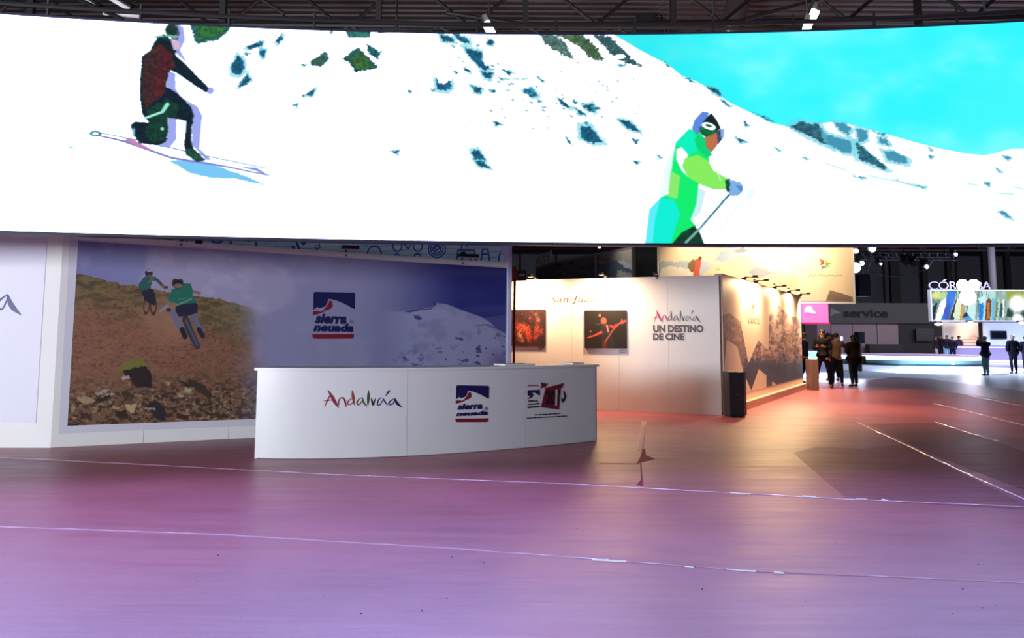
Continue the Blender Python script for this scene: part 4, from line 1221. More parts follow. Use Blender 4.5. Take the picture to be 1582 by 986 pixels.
# ================================================================ MOUNTAIN MURAL WALL WITH THE STAR SHAPE
E0 = Vector((4.15, 15.7)); E1 = Vector((8.70, 24.0))
wE = Sheet([E0, E1])
HE = 2.76
wallE = empty('star_mural_wall', (E0.x, E0.y, 0), 'cream wall with a huge star cut-out picture of a rocky village, receding behind the black box', 'wall')
MB().slab(wE.at(0, 0), wE.at(wE.length, 0), 0, HE, .14).build('wall_board', mat('cream_board', (226, 214, 196), .6, noise=.03), wallE)
c = Canvas(wE, .02, wE.length - .02, .32, HE - .01, 1500, 420, (222, 206, 182))
PX, PY = c.X, c.Y
o, s = (1110, 430), 5.193
ST = np.zeros(PX.shape)
t = Canvas.__new__(Canvas); t.X, t.Y = PX, PY; t.c = np.zeros(PX.shape + (3,))
t.poly([(0, 300), (90, 282), (175, 350), (240, 680), (318, 498), (400, 580), (405, 300), (480, 215), (560, 300), (700, 330), (700, 835), (490, 874), (430, 826), (428, 890), (384, 895), (384, 780), (322, 728), (262, 900), (200, 760), (150, 550), (65, 490), (40, 760), (0, 990)], (1, 1, 1), o, s)
ST = t.c[..., 0]
tx = np.zeros(PX.shape + (3,)) + np.array((150, 116, 100.))
def mixin2(m, col):
    global tx
    tx = tx + (np.array(col, float) - tx) * np.clip(m, 0, 1)[..., None]
n1, n2 = fbm(PX * .12, PY * .12), fbm(PX * .35 + 20, PY * .35)
mixin2(sstep(.45, .65, n1) * .6, (206, 176, 160)); mixin2(sstep(.5, .66, n2) * .8, (84, 68, 70)); mixin2(sstep(.5, .62, fbm(PX * .3 + 7, PY * .2)) * .5, (232, 202, 188))
mixin2(sstep(540, 572, PY + (n2 - .5) * 30) * .95, (40, 38, 42))
mixin2(sstep(553, 562, PY + (n1 - .5) * 30) * sstep(1150, 1165, PX) * (1 - sstep(1190, 1205, PX)) * .6, (60, 60, 60))
mixin2(sstep(1210, 1225, PX) * sstep(505, 480, PY) * .8, (140, 140, 134))
mixin2((1 - sstep(1142, 1150, PX)) * .55, (160, 132, 106))
mixin2(((PX < 1150) & (PY > 527)) * .6, (132, 108, 98))
c.c += (tx - c.c) * ST[..., None]
for a, b in (((0, 400), (175, 370)), ((75, 440), (180, 400)), ((150, 550), (205, 515))):
    c.line([a, b], 8, (150, 116, 92), o, s, .5)
c.blur(1)
c.panel('mural_print', c.material('star_mural_picture', 1.0), wallE, th=.004)
e = MB()
px_text(e, wE, 'LUCE', 1155.5, 499, 1172.5, 492.5, off=.004, bold=.0, space=1.2)
px_mark(e, wE, [(275, 200), (288, 222), (280, 255), (268, 228)], o, s, off=.004)
e.build('lettering', [mat('print_tan', (120, 104, 90), .6)], wallE)
# plinth along the foot of the mural wall
MB().slab(wE.at(.0, 0, .14), wE.at(wE.length, 0, .14), 0, .16, .14).build('plinth', mat('plinth_salmon', (214, 170, 156), .6), wallE)
for i, px in enumerate((1150, 1168, 1197, 1219, 1236)):
    arm_lamp(wE, wE.uv(px, 450)[0], HE, .24, ('first', 'second', 'third', 'fourth', 'fifth')[i] + ' lit clamp spotlight above the star mural, counted from the photo wall corner', True, wide=.09, energy=(62, 76, 92, 100, 84)[i], aim=1.3, spread=(180, 180, 180, 170, 120)[i], group='spotlights above the star mural')
q = Vector((8.62, 23.2))
PB = tag(MB().box((8.76, 23.4, .44), (.26, .26, .88), .2).build('brown_plinth_block', mat('brown_board', (120, 96, 92), .6, noise=.15, scale=4), loc=(8.76, 23.4, 0), bevel=.01), 'narrow brown pedestal at the far end of the star mural wall', 'pedestal')

# ================================================================ BLACK BOX (LOUDSPEAKER) IN FRONT OF THE CORNER
b0 = at_y(1127, 643, 15.22)
hb = .85
S = empty('black_loudspeaker', (b0.x + .3, b0.y + .2, 0), 'waist-high black loudspeaker box standing at the corner of the photo wall', 'loudspeaker')
rz = .1
R = Matrix.Rotation(rz, 3, 'Z')
ctr = Vector((b0.x, b0.y, 0)) + R @ Vector((.19, .16, 0))
S.location = (ctr.x, ctr.y, 0)
q = [(-.19, -.16), (.1, -.16), (.2, -.04), (.2, .16), (-.19, .16)]
mb = MB()
pb = [ctr + R @ Vector((x, y, .02)) for x, y in q]; pt = [ctr + R @ Vector((x, y, hb)) for x, y in q]
mb.add(pb + pt, [(4, 3, 2, 1, 0), (5, 6, 7, 8, 9)] + [(i, (i + 1) % 5, (i + 1) % 5 + 5, i + 5) for i in range(5)])
mb.build('cabinet', mat('speaker_black', (30, 32, 38), .4, noise=.2, bump=.1, scale=60), S, bevel=.012)
c0 = ctr + R @ Vector((-.045, -.168, hb / 2))
MB().box(c0, (.26, .015, hb - .08), rz).build('grille', mat('grille_black', (20, 22, 26), .55, bump=.4, scale=200), S)
c0 = ctr + R @ Vector((-.04, -.178, hb * .5))
MB().box(c0, (.035, .006, .012), rz).build('badge', mat('badge_grey', (90, 92, 100), .3), S)
MB().box(ctr + Vector((0, 0, hb + .004)), (.34, .26, .01), rz).build('top_pad', mat('speaker_top', (96, 84, 66), .5), S)
for x, y in ((-.15, -.12), (.1, -.12), (-.15, .12), (.15, .12)):
    c0 = ctr + R @ Vector((x, y, 0))
    MB().tube([(c0.x, c0.y, 0), (c0.x, c0.y, .025)], .025, 8).build('foot', BLACK, S)

# ================================================================ BANNERS BEHIND
def z_of(px, py, Y): return at_y(px, py, Y).z
YF = 27.0
a, b = at_y(1016, 440, YF), at_y(1321, 440, YF)
wF = Sheet([a, b])
zf = z_of(1300, 469.5, YF)
wallF = empty('high_banner', (a.x, YF, zf), 'high cream banner of a snowy ridge with a hiker and a small bird emblem', 'banner')
MB().slab(wF.at(0, 0), wF.at(wF.length, 0), zf, 5.4, .15).build('banner_frame', WHITE, wallF)
c = Canvas(wF, .06, wF.length - .08, zf + .09, 5.3, 1100, 480, (240, 222, 192))
PX, PY = c.X, c.Y
c.blend(sstep(.4, .7, fbm(PX * .03, PY * .03)) * .3, (228, 206, 180))
o, s = (1010, 370), 4.944
mtn = lambda P, col, a=1, rag=3: c.poly(P, col, o, s, a, rag)
mtn([(0, 200), (60, 165), (150, 172), (260, 165), (300, 180), (380, 160), (440, 180), (470, 200), (420, 240), (350, 290), (0, 290)], (176, 190, 208))
mtn([(60, 215), (150, 205), (260, 225), (330, 260), (300, 290), (40, 290)], (236, 230, 222))
mtn([(350, 290), (440, 215), (520, 160), (640, 130), (740, 140), (760, 170), (900, 240), (1110, 300), (1090, 390), (950, 370), (700, 345), (500, 290)], (226, 196, 168))
mtn([(470, 160), (510, 90), (560, 85), (625, 118), (600, 155), (530, 175)], (150, 166, 190)); mtn([(600, 90), (690, 58), (712, 80), (680, 105), (630, 105)], (112, 124, 146))
mtn([(720, 262), (760, 215), (830, 218), (905, 262), (840, 290), (790, 300)], (140, 148, 168)); mtn([(820, 222), (905, 262), (860, 250)], (150, 140, 150))
mtn([(650, 312), (760, 318), (830, 345), (720, 352)], (196, 156, 128)); mtn([(620, 130), (738, 132), (700, 140)], (160, 146, 140)); mtn([(465, 240), (510, 215), (490, 235)], (130, 126, 130))
n2 = fbm(PX * .25, PY * .3)
low = (PY > 402) * (PX > 1090) * (PX < 1230) * (PY < 445)
c.blend(low * sstep(.55, .7, n2) * .4, (196, 166, 142))
for x, y in ((768, 310), (920, 342), (1028, 376), (602, 292)): c.ell(x, y, 9, 6, (60, 40, 34), o, s)
mtn([(1312, 470), (1345, 385), (1520, 440), (1520, 473)], (142, 124, 110), rag=1); mtn([(1330, 460), (1340, 420), (1500, 455), (1500, 468)], (120, 108, 100), .6, 1)
# hiker
c.poly([(300, 290), (302, 200), (315, 155), (345, 145), (362, 170), (355, 215), (348, 240), (352, 290)], (206, 84, 58), o, s)
c.poly([(262, 185), (300, 150), (320, 170), (308, 245), (285, 250), (260, 215)], (128, 98, 66), o, s); c.ell(353, 145, 13, 16, (110, 54, 46), o, s)
# small emblem: birds over a script line
c.poly([(1260, 145), (1290, 160), (1300, 150), (1302, 190), (1270, 200), (1278, 175)], (214, 70, 50), o, s); c.poly([(1312, 148), (1325, 175), (1358, 182), (1330, 195), (1345, 218), (1310, 200)], (120, 160, 70), o, s)
c.poly([(1282, 205), (1310, 200), (1322, 222), (1300, 215), (1280, 238)], (90, 130, 160), o, s)
mb_line = [(1175 + i * 10, 278 + 7 * math.sin(i * 1.9) - (8 if i % 7 == 3 else 0)) for i in range(27)]
c.line(mb_line, 4, (150, 120, 90), o, s)
c.panel('banner_print', c.material('high_banner_picture', .95), wallF, th=.01)
for i, (px, e_) in enumerate(((1080, 420), (1165, 700), (1225, 700), (1290, 260))):
    u = wF.uv(px, 400)[0]
    q = wF.at(u, 5.5, 1.5)
    lamp('banner_spot_lamp', 'SPOT', q, wF.at(u, 3.6, 0), e_ * 1.0, (1, .78, .5), spot=95, blend=1, radius=.1)

# pink lit sign box below the banner
a, b = at_y(1240, 470, 26.8), at_y(1281, 499, 26.8)
PK = empty('pink_sign_box', ((a.x + b.x) / 2, 26.95, b.z), 'glowing pink sign box under the end of the high banner', 'sign')
MB().box(((a.x + b.x) / 2, 27.1, (a.z + b.z) / 2), (b.x - a.x, .5, a.z - b.z)).build('light_box', mat('pink_glow', (246, 118, 196), emit=.85), PK)
MB().box(((a.x + b.x) / 2 + .02, 26.84, b.z - .015), (b.x - a.x + .04, .06, .05)).build('edge_trim', mat('magenta_edge', (226, 40, 110), emit=.6), PK)
for xx in (a.x + .1, b.x - .1):
    MB().tube([(xx, 27.05, a.z - .02), (xx, 27.05, zf + .03)], .015, 5).build('hanger', DARK, PK)
sh = Sheet([(a.x, 26.84), (b.x, 26.84)])
e = MB()
px_mark(e, sh, [(1243, 478), (1248, 472.5), (1253, 474), (1256, 480), (1261, 484), (1254, 484.5), (1248, 482), (1243, 483)], off=.01)
e.build('symbol', [mat('white_glow', (255, 240, 252), emit=1.2)], PK)

# dark green column
a, b = at_y(977, 400, 25.5), at_y(1015, 400, 25.5)
tag(MB().box(((a.x + b.x) / 2, 25.9, 5.5), (b.x - a.x, .8, 11)).build('column', mat('column_green', (34, 50, 50), .6, noise=.1)), kind='structure')

# grey banner with a mountain picture receding to the left, rounded end, faint raised lettering
zt = 4.2
g1, g2 = at_z(976.5, 381, zt), at_z(862, 402, zt)
g3 = at_z(832, 411, zt)
wG = Sheet([(g3.x - .1, g3.y + .5), g3[:2], g2[:2], g1[:2]])
wallG = empty('grey_mountain_banner', (g1.x, g1.y, 2.2), 'dim grey banner with a mountain picture at its lit end, beside the green column', 'banner')
curved_board('banner_board', wG, 0, wG.length, 0.0, zt, -.12, 0, mat('grey_banner_board', (110, 112, 120), .6), wallG, 20)
c = Canvas(wG, .05, wG.length - .02, 2.1, zt - .08, 900, 260, (70, 74, 86))
PX, PY = c.X, c.Y
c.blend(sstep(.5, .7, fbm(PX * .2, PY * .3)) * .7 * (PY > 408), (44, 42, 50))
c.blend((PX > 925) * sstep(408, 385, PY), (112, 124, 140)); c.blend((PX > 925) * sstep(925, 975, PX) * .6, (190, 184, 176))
o, s = (780, 370), 6.328
c.poly([(900, 275), (990, 265), (1040, 220), (1075, 198), (1120, 225), (1150, 260), (1240, 300), (1240, 380), (900, 380)], (64, 84, 110), o, s, rag=3)
c.poly([(1100, 205), (1160, 205), (1240, 240), (1240, 300), (1180, 270)], (150, 164, 184), o, s, rag=3); c.poly([(1110, 300), (1170, 320), (1240, 350), (1240, 380), (1100, 380)], (176, 184, 200), o, s, a=.7, rag=6)
c.poly([(910, 220), (970, 205), (990, 230), (930, 240)], (150, 130, 130), o, s, a=.6)
for x, y in ((500, 245), (545, 250), (655, 225), (860, 250)): c.ell(x, y, 16, 14, (24, 22, 30), o, s, soft=.4)
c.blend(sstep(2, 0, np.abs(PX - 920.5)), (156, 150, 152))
c.panel('banner_print', c.material('grey_banner_picture', 1.0), wallG, th=.006, n=24)
e = MB()
ul = wG.uv(829, 404)[0]; ur = wG.uv(853, 398)[0]
text_on(e, wG, 'NIMIUNITET', max(ul, .02), zt + .02, ur, zt + .42, off=.0, th=.06, bold=.05)
e.build('raised_lettering', [mat('letter_grey', (128, 130, 142), .5)], wallG)
lamp('grey_banner_lamp', 'SPOT', wG.at(wG.length - .4, 4.5, 1.3), wG.at(wG.length - .3, 3.6, 0), 60, (1, .86, .65), spot=80, blend=1)
p = at_y(926, 381, 23)
tag(MB().ball((p.x, p.y, p.z), .045, 10).build('round_lamp', mat('lamp_glow', (235, 240, 255), emit=14)), 'tiny round white lamp above the grey mountain banner', 'lamp')
MB().tube([(p.x, p.y, p.z + .03), (p.x, p.y, 11)], .008, 4).build('hanging_cable', DARK, bpy.data.objects['round_lamp'])

# ================================================================ FAR RIGHT: SERVICE STAND
YS = 66.0
a, b = at_y(1262, 468, YS), at_y(1437, 500, YS)
sv = Sheet([(a.x, YS), (b.x, YS)])
SV = empty('service_stand', (a.x, YS, 0), 'dim grey stand with dark fascia lettering between the people and the coloured screen', 'stand')
MB().slab(sv.at(0, 0), sv.at(sv.length, 0), b.z, a.z, .4).build('fascia', mat('fascia_grey', (60, 62, 64), .7), SV)
e = MB(); px_text(e, sv, 'service', 1303, 490.5, 1371, 478, off=.02, th=.06, bold=.025)
e.build('lettering', [mat('letter_black', (6, 6, 8), .8)], SV)
e = MB(); px_mark(e, sv, [(1283, 477), (1289, 484), (1283, 490)], off=.02); px_mark(e, sv, [(1284, 476), (1300, 484), (1284, 486)], off=.03); e.build('triangle_symbol', [mat('dull_beige', (110, 98, 100), .6)], SV)
for (x0, x1, col) in ((1243, 1262, (60, 52, 60)), (1262, 1283, (118, 108, 122)), (1284, 1316, (122, 110, 122)), (1317, 1354, (126, 112, 120)), (1355, 1395, (132, 116, 118)), (1396, 1406, (140, 118, 112))):
    p, q = at_y(x0, 500, YS + .3), at_y(x1, 500, YS + .3)
    MB().box(((p.x + q.x) / 2, YS + .4, p.z / 2), (q.x - p.x, .2, p.z)).build('wall_board', mat('stand_board_%d' % x0, col, .7), SV)
p, q = at_y(1340, 533, YS - .6), at_y(1393, 544, YS - .6)
MB().box(((p.x + q.x) / 2, YS - .6, .5), (q.x - p.x, .8, 1.0)).build('dark_counter', BLACK, SV)
p, q = at_y(1415, 508, YS - .2), at_y(1443, 527, YS - .2)
MB().box(((p.x + q.x) / 2, YS + .3, 1.4), (q.x - p.x + 2.4, .2, 2.8)).build('dark_recess', mat('recess', (26, 24, 30), .7), SV)
MB().box(((p.x + q.x) / 2, YS - .1, (p.z + q.z) / 2), (q.x - p.x, .2, p.z - q.z)).build('display_cabinet', mat('cabinet_blueblack', (18, 22, 34), .4), SV)
for k in range(3):
    MB().box(((p.x + q.x) / 2, YS - .25, q.z + .25 + k * .3), (q.x - p.x, .04, .04)).build('shelf', mat('shelf_grey', (60, 60, 76), .5), SV)
floor_red = MB().box((31, 60, .01), (22, 9, .02)).build('red_carpet', mat('red_carpet', (180, 70, 84), .8), floor)
# black monitor boxes behind the woman
for i, (x0, y0, x1, y1) in enumerate(((1322, 513, 1334, 531), (1331, 522, 1342, 546))):
    p, q = at_y(x0, y0, 36 + i * .0), at_y(x1, y1, 36)
    M = empty('flight_case' if i else 'monitor_speaker', ((p.x + q.x) / 2, 36 + i * .9, 0 if i else q.z), ('square black monitor speaker standing taller behind the woman', 'black equipment case beside the monitor speaker behind the woman')[i], 'speaker' if not i else 'case')
    zb_ = 0 if i else q.z
    MB().box(((p.x + q.x) / 2, 36 + i * .9, (p.z + zb_) / 2), (q.x - p.x, .4, p.z - zb_)).build('cabinet', BLACK, M, bevel=.02)
    MB().box(((p.x + q.x) / 2, 35.78 + i * .9, (p.z + zb_) / 2), ((q.x - p.x) * .85, .04, (p.z - zb_) * .85)).build('grille', mat('grille_black', (20, 22, 26), .55), M)
    if not i:
        MB().tube([((p.x + q.x) / 2, 36, 0), ((p.x + q.x) / 2, 36, q.z)], .05, 8).build('pole', BLACK, M)

# round stage with lit steps
cx, cy, rad = 23.5, 47.4, 3.95
ST_ = empty('round_stage', (cx, cy, 0), 'low round stage of stepped pale discs with a glowing white rim', 'stage')
def disc(name, z0, z1, rr, m, n=64):
    MB().tube([(cx, cy, z0), (cx, cy, z1)], rr, n).build(name, m, ST_)
disc('base_step', 0, .10, rad + .1, mat('stage_dark', (60, 92, 108), .3))
disc('lower_step', .10, .29, rad, mat('stage_teal', (150, 205, 214), .3))
disc('lit_rim', .29, .52, rad - .25, mat('stage_glow', (225, 246, 255), emit=1.7))
disc('deck', .52, .55, rad - .2, mat('stage_top', (170, 150, 180), .25))
MB().slab((cx + .3, cy - rad - .12), (cx + .42, cy - rad - .12), 0.10, .29, .1).build('step_mark', mat('stage_glow', (225, 246, 255), emit=1.7), ST_)
# white glowing bar behind the group of visitors
p, q = at_y(1240, 540, 30.9), at_y(1296, 583, 30.9)
BB = empty('glowing_bar', ((p.x + q.x) / 2, 30.9, 0), 'pale blue glowing bar counter behind the standing visitors', 'bar')
n = 12
ring = [(q.x - .5 + .5 * math.sin(t), 31.4 - .5 * math.cos(t)) for t in np.linspace(0, math.pi / 2, n)]
bs = Sheet([(p.x, 30.9)] + ring + [(q.x, 32.6)])
curved_board('front', bs, 0, bs.length, .0, .72, -.1, -.02, mat('bar_white', (216, 220, 244), .4), BB, 40)
curved_board('lit_band', bs, 0, bs.length, .62, 1.0, -.05, .03, mat('bar_cyan_glow', (176, 236, 250), emit=1.3), BB, 40)
curved_board('top', bs, 0, bs.length, 1.0, 1.05, -.4, .06, mat('bar_top', (170, 160, 190), .4), BB, 40)
curved_board('foot_light', bs, 0, bs.length, .02, .14, -.05, .05, mat('bar_foot_glow', (226, 222, 255), emit=3.0), BB, 40)

# ================================================================ FAR RIGHT: STAND WITH THE COLOURED SCREEN
YC = 51.0
a, b = at_y(1437, 447.5, YC), at_y(1700, 498, YC)
ck = Sheet([(a.x, YC), (b.x, YC)])
CK = empty('city_stand', (a.x + 2, YC + 2, 0), 'bright stand with tall letters over a coloured arcade screen and a violet-lit counter', 'stand')
MB().slab(ck.at(0, 0), ck.at(ck.length, 0), b.z, a.z, .35).build('screen_frame', mat('screen_frame', (190, 194, 206), .4), CK)
c = Canvas(ck, .08, ck.length - .1, b.z + .1, a.z - .06, 900, 210, (150, 180, 170))
PX, PY = c.X, c.Y
o, s = (1420, 370), 7.043
sw = fbm(PX * .12, PY * .02)
c.blend(sstep(.4, .7, sw), (190, 230, 225)); c.blend(sstep(.5, .65, fbm(PX * .35 + 4, PY * .05)) * .7, (70, 100, 100))
c.ell(190, 610, 60, 40, (226, 236, 130), o, s, soft=.5); c.ell(270, 620, 50, 50, (190, 220, 150), o, s, soft=.5)
for P, col in (([(130, 890), (130, 760), (180, 690), (200, 700), (160, 890)], (30, 44, 50)), ([(170, 890), (230, 680), (300, 640), (290, 720), (240, 890)], (226, 244, 236)), ([(235, 890), (290, 700), (310, 555), (400, 555), (380, 680), (300, 890)], (40, 120, 226)), ([(270, 760), (330, 690), (320, 860), (280, 880)], (70, 90, 190)), ([(320, 890), (380, 700), (410, 640), (400, 760), (370, 890)], (50, 50, 70)), ([(370, 850), (410, 650), (470, 620), (440, 870)], (230, 240, 205)), ([(440, 870), (470, 670), (500, 650), (480, 870)], (205, 170, 90)), ([(500, 890), (540, 690), (620, 660), (610, 890)], (206, 240, 240)), ([(465, 850), (510, 790), (560, 850)], (30, 60, 90)), ([(480, 870), (530, 830), (590, 880)], (60, 170, 230)), ([(645, 890), (650, 700), (700, 690), (690, 890)], (20, 130, 220)), ([(640, 640), (720, 600), (720, 690), (650, 700)], (206, 246, 246)), ([(715, 890), (725, 670), (755, 635), (785, 670), (775, 890)], (110, 66, 30)), ([(735, 860), (740, 690), (765, 690), (765, 860)], (190, 120, 40)), ([(785, 890), (790, 640), (830, 640), (815, 890)], (110, 190, 230)), ([(820, 850), (830, 680), (860, 680), (850, 850)], (120, 140, 80)), ([(870, 850), (880, 700), (905, 700), (900, 850)], (40, 90, 110)), ([(905, 850), (910, 650), (925, 650), (925, 850)], (220, 240, 220)), ([(945, 560), (1060, 560), (1140, 570), (1141, 700), (1030, 600), (960, 690)], (150, 170, 60)), ([(950, 840), (960, 740), (1010, 770), (1030, 850)], (40, 60, 60)), ([(1090, 850), (1110, 780), (1150, 750), (1150, 850)], (50, 60, 60))):
    c.poly(P, col, o, s, rag=2)
c.ell(1070, 700, 90, 95, (255, 255, 250), o, s, soft=.4); c.ell(1070, 860, 60, 50, (255, 250, 255), o, s, soft=.4)
c.poly([(1150, 560), (1900, 560), (1900, 890), (1150, 890)], (190, 200, 180), o, s, a=.7)
c.panel('arcade_screen', c.material('arcade_picture', emit=2.2, rough=.4), CK, th=.01, off=.01)
zl0, zl1 = a.z + .02, z_of(1480, 435.5, YC)
xl = [(1435.5, 1449, 'C'), (1450.5, 1465.5, 'O'), (1468, 1478, 'R'), (1480, 1491, 'D'), (1493, 1506, 'O'), (1509, 1518, 'B'), (1518.5, 1531, 'A')]
for x0, x1, ch in xl:
    e = MB()
    text_on(e, ck, ch, ck.uv(x0, 445)[0], zl0, ck.uv(x1, 445)[0], zl1, off=-.1, th=.12, bold=-.02)
    if x0 == 1450.5:
        uu = ck.uv(1458, 445)[0]
        flat_mark(e, ck, [(uu - .05, zl1 + .03), (uu + .03, zl1 + .03), (uu + .22, zl1 + .16), (uu + .1, zl1 + .16)], -.1, .12)
    e.build('raised_letter', [mat('letter_lilac', (150, 150, 176), .5, emit=.12)], CK)
# floodlight in front of the letters; extra glowing discs imitate its bloom
p = at_y(1490, 441, YC - .6)
FL = empty('stand_floodlight', p, 'dazzling floodlight with added bloom discs in front of the middle letters of the stand', 'floodlight')
for dx, dz, rr_ in ((-.08, 0, .36), (.62, .02, .36), (.22, -.75, .5)):
    q = p + Vector((dx, 0, dz))
    MB().tube([q, q + Vector((0, .12, 0))], rr_, 20).build('glow_face', mat('flood_glow', (236, 232, 255), emit=22), FL)
MB().box(p + Vector((.25, .2, -.3)), (.9, .1, 1.0)).build('housing', DARK, FL)
MB().tube([p + Vector((0, .25, -.2)), (p.x, YC + .1, a.z + .03)], .04, 8).build('stem', DARK, FL)
# back walls, emblem, television
z1 = b.z
x0, x1, x2 = at_y(1457, 510, 54).x, at_y(1511.5, 510, 54).x, at_y(1700, 510, 54).x
w1 = Sheet([(x0, 54), (x1, 54)]); w2 = Sheet([(x1 + .02, 53.4), (x2, 53.4)])
MB().slab(w1.at(0, 0), w1.at(w1.length, 0), 0, z1 + .2, .15).build('cream_wall', mat('cream_wall', (226, 206, 190), .7), CK)
MB().slab(w2.at(0, 0), w2.at(w2.length, 0), 0, z1 + .2, .15).build('blue_white_wall', mat('blue_white', (196, 206, 236), .6), CK)
MB().slab((x0, YC - .2), (x2, YC - .2), z1 + .0, z1 + .02, 3).build('canopy', mat('canopy_dark', (90, 84, 90), .6), CK)
e = MB()
for k in range(9):
    t = math.radians(175 - k * 20)
    cx_, cy_ = 1503.5, 524
    px_mark(e, w1, [(cx_ + 3.2 * math.cos(t + .12), cy_ - 3 * math.sin(t + .12)), (cx_ + 9.5 * math.cos(t), cy_ - 11.5 * math.sin(t)), (cx_ + 3.2 * math.cos(t - .12), cy_ - 3 * math.sin(t - .12))], off=.01)
e.build('fan_emblem', [mat('fan_orange', (190, 100, 60), .6)], CK)
e = MB()
for y in (525.5, 530):
    for x, w in ((1487, 6), (1494, 4), (1499, 8)):
        px_mark(e, w1, [(x, y), (x + w, y), (x + w, y - 1.5), (x, y - 1.5)], off=.01)
e.build('emblem_caption', [mat('caption_tan', (186, 140, 116), .6)], CK)
p, q = at_y(1532, 511, 53.2), at_y(1557, 524, 53.2)
TV = empty('wall_television', ((p.x + q.x) / 2, 53.3, q.z), 'black switched-off television on the blue-white stand wall', 'television')
MB().box(((p.x + q.x) / 2, 53.33, (p.z + q.z) / 2), (q.x - p.x, .1, p.z - q.z)).build('bezel', BLACK, TV)
MB().box(((p.x + q.x) / 2, 53.27, (p.z + q.z) / 2), (q.x - p.x - .08, .02, p.z - q.z - .08)).build('screen', mat('tv_glass', (10, 14, 26), .12), TV)
x3 = at_y(1474, 540, 50).x
CT = empty('violet_counter', ((x3 + 38) / 2, 50.3, 0), 'long counter with glowing violet lines below the cream emblem wall', 'counter')
MB().box(((x3 + 38) / 2, 50.3, .5), (38 - x3, .55, .9)).build('body', mat('counter_violet', (140, 132, 176), .4), CT)
MB().box(((x3 + 38) / 2, 50.02, .97), (38 - x3, .06, .07)).build('upper_light', mat('violet_glow_pale', (216, 208, 255), emit=1.8), CT)
MB().box(((x3 + 38) / 2, 50.3, 1.03), (38 - x3 + .1, .7, .05)).build('top', mat('counter_top_violet', (84, 72, 140), .4), CT)
MB().box(((x3 + 38) / 2, 50.0, .09), (38 - x3, .08, .11)).build('lower_light', mat('violet_glow', (222, 196, 255), emit=2.6), CT)
for px, y0 in ((1450, 501), (1499, 498.5), (1578, 499)):
    p = at_y(px, y0, YC - .4)
    L = empty('downlight', p, {1450: 'bright downlight at the outer lower corner of the arcade screen', 1499: 'bright downlight below the middle of the arcade screen', 1578: 'bright downlight below the pale arch of the arcade screen'}[px], 'lamp')
    MB().ball(p, (.26 if px == 1450 else .16, .1, .08), 10).build('glow_face', mat('flood_glow', (236, 232, 255), emit=22) if px != 1450 else mat('warm_face', (255, 236, 210), emit=6), L)
    MB().box(p + Vector((0, .12, .1)), (.3, .3, .08)).build('housing', DARK, L)
    MB().tube([p + Vector((0, .2, .1)), (p.x, p.y + .5, z1 + .1)], .02, 5).build('bracket', DARK, L)
lamp('stand_warm_lamp', 'SPOT', at_y(1499, 500, 52.8), at_y(1499, 522, 54), 120, (1, .72, .4), spot=110, blend=1)
lamp('stand_wall_lamp', 'AREA', (34, 51.5, 2.4), (34, 53.4, 1.2), 130, (.72, .8, 1), 8, .6)

# ================================================================ STAGE LIGHTS BETWEEN THE BANNERS
t0, t1 = at_y(1312, 401, 34), at_y(1480, 396, 34)
TR = empty('lighting_truss', t0, 'grey lighting truss hanging over the round stage', 'truss')
for dz, dy in ((0, 0), (.3, 0), (.15, .28)):
    MB().tube([(t0.x - 1, 34 + dy, t0.z + dz), (t1.x, 34 + dy, t0.z + dz)], .03, 6).build('chord', mat('truss_grey', (92, 92, 100), .5, metal=.5), TR)
for i in range(16):
    x = t0.x - 1 + i * (t1.x - t0.x + 1) / 16
    MB().tube([(x, 34, t0.z), (x + .18, 34, t0.z + .3)], .015, 5).build('brace', mat('truss_grey', (92, 92, 100), .5, metal=.5), TR)
    MB().tube([(x + .18, 34, t0.z + .3), (x + .36, 34.28, t0.z + .15)], .015, 5).build('brace', mat('truss_grey', (92, 92, 100), .5, metal=.5), TR)
for x in (t0.x, (t0.x + t1.x) / 2, t1.x - .3):
    MB().tube([(x, 34, t0.z + .3), (x, 34, 11)], .02, 5).build('hanging_cable', DARK, TR)
def moving_head(px, py, r, label, glow=18, body=True):
    p = at_y(px, py, 33.6)
    L = empty('stage_spotlight', p, label, 'spotlight', 'stage spotlights on the truss')
    if glow:
        MB().ball(p, (r, .06, r), 12).build('lens', mat('stage_lens', (226, 232, 255), emit=glow), L)
    MB().tube([p + Vector((0, .05, .02)), p + Vector((.04, .42, .14))], [r * 1.15 + .03, r * .9 + .05], 14).build('lamp_can', BLACK, L)
    MB().box(p + Vector((.0, .22, .26 + r * .3)), (.14 + r * 1.5, .2, .14)).build('yoke', BLACK, L)
    MB().tube([p + Vector((0, .22, .3)), (p.x, 33.97, t0.z - .02), (p.x, 33.97, t0.z + .05)], .035, 6).build('clamp', BLACK, L)
moving_head(1322.5, 388, .10, 'small white stage spotlight at the top beside the high banner')
moving_head(1348, 384, .15, 'large violet-white stage spotlight, highest of the stage lights')
moving_head(1332, 407, .09, 'small stage spotlight just above the largest lit one')
moving_head(1321.5, 413.5, .22, 'largest dazzling stage spotlight overlapping the edge of the high banner')
moving_head(1361, 408, .05, 'dim black stage spotlight hanging clear of the lit cluster', 4)
moving_head(1401, 406, .09, 'unlit black stage spotlight, first of the unlit pair on the truss', 0)
moving_head(1413, 408, .10, 'unlit black stage spotlight tilted towards the other unlit one', 0)
moving_head(1432, 412.5, .07, 'small lit stage spotlight with teal body over the arcade letters', 18)
moving_head(1477, 393.5, .06, 'tiny round lit spotlight just below the roof windows', 18)
p, q = at_y(1326, 424, 35), at_y(1345, 458, 35)
BX = empty('hanging_loudspeaker', ((p.x + q.x) / 2, 35, q.z), 'tall blue-black loudspeaker hanging beneath the stage lights', 'loudspeaker')
MB().box(((p.x + q.x) / 2, 35.2, (p.z + q.z) / 2), (q.x - p.x, .5, p.z - q.z)).build('cabinet', mat('blue_black', (16, 20, 38), .5), BX, bevel=.02)
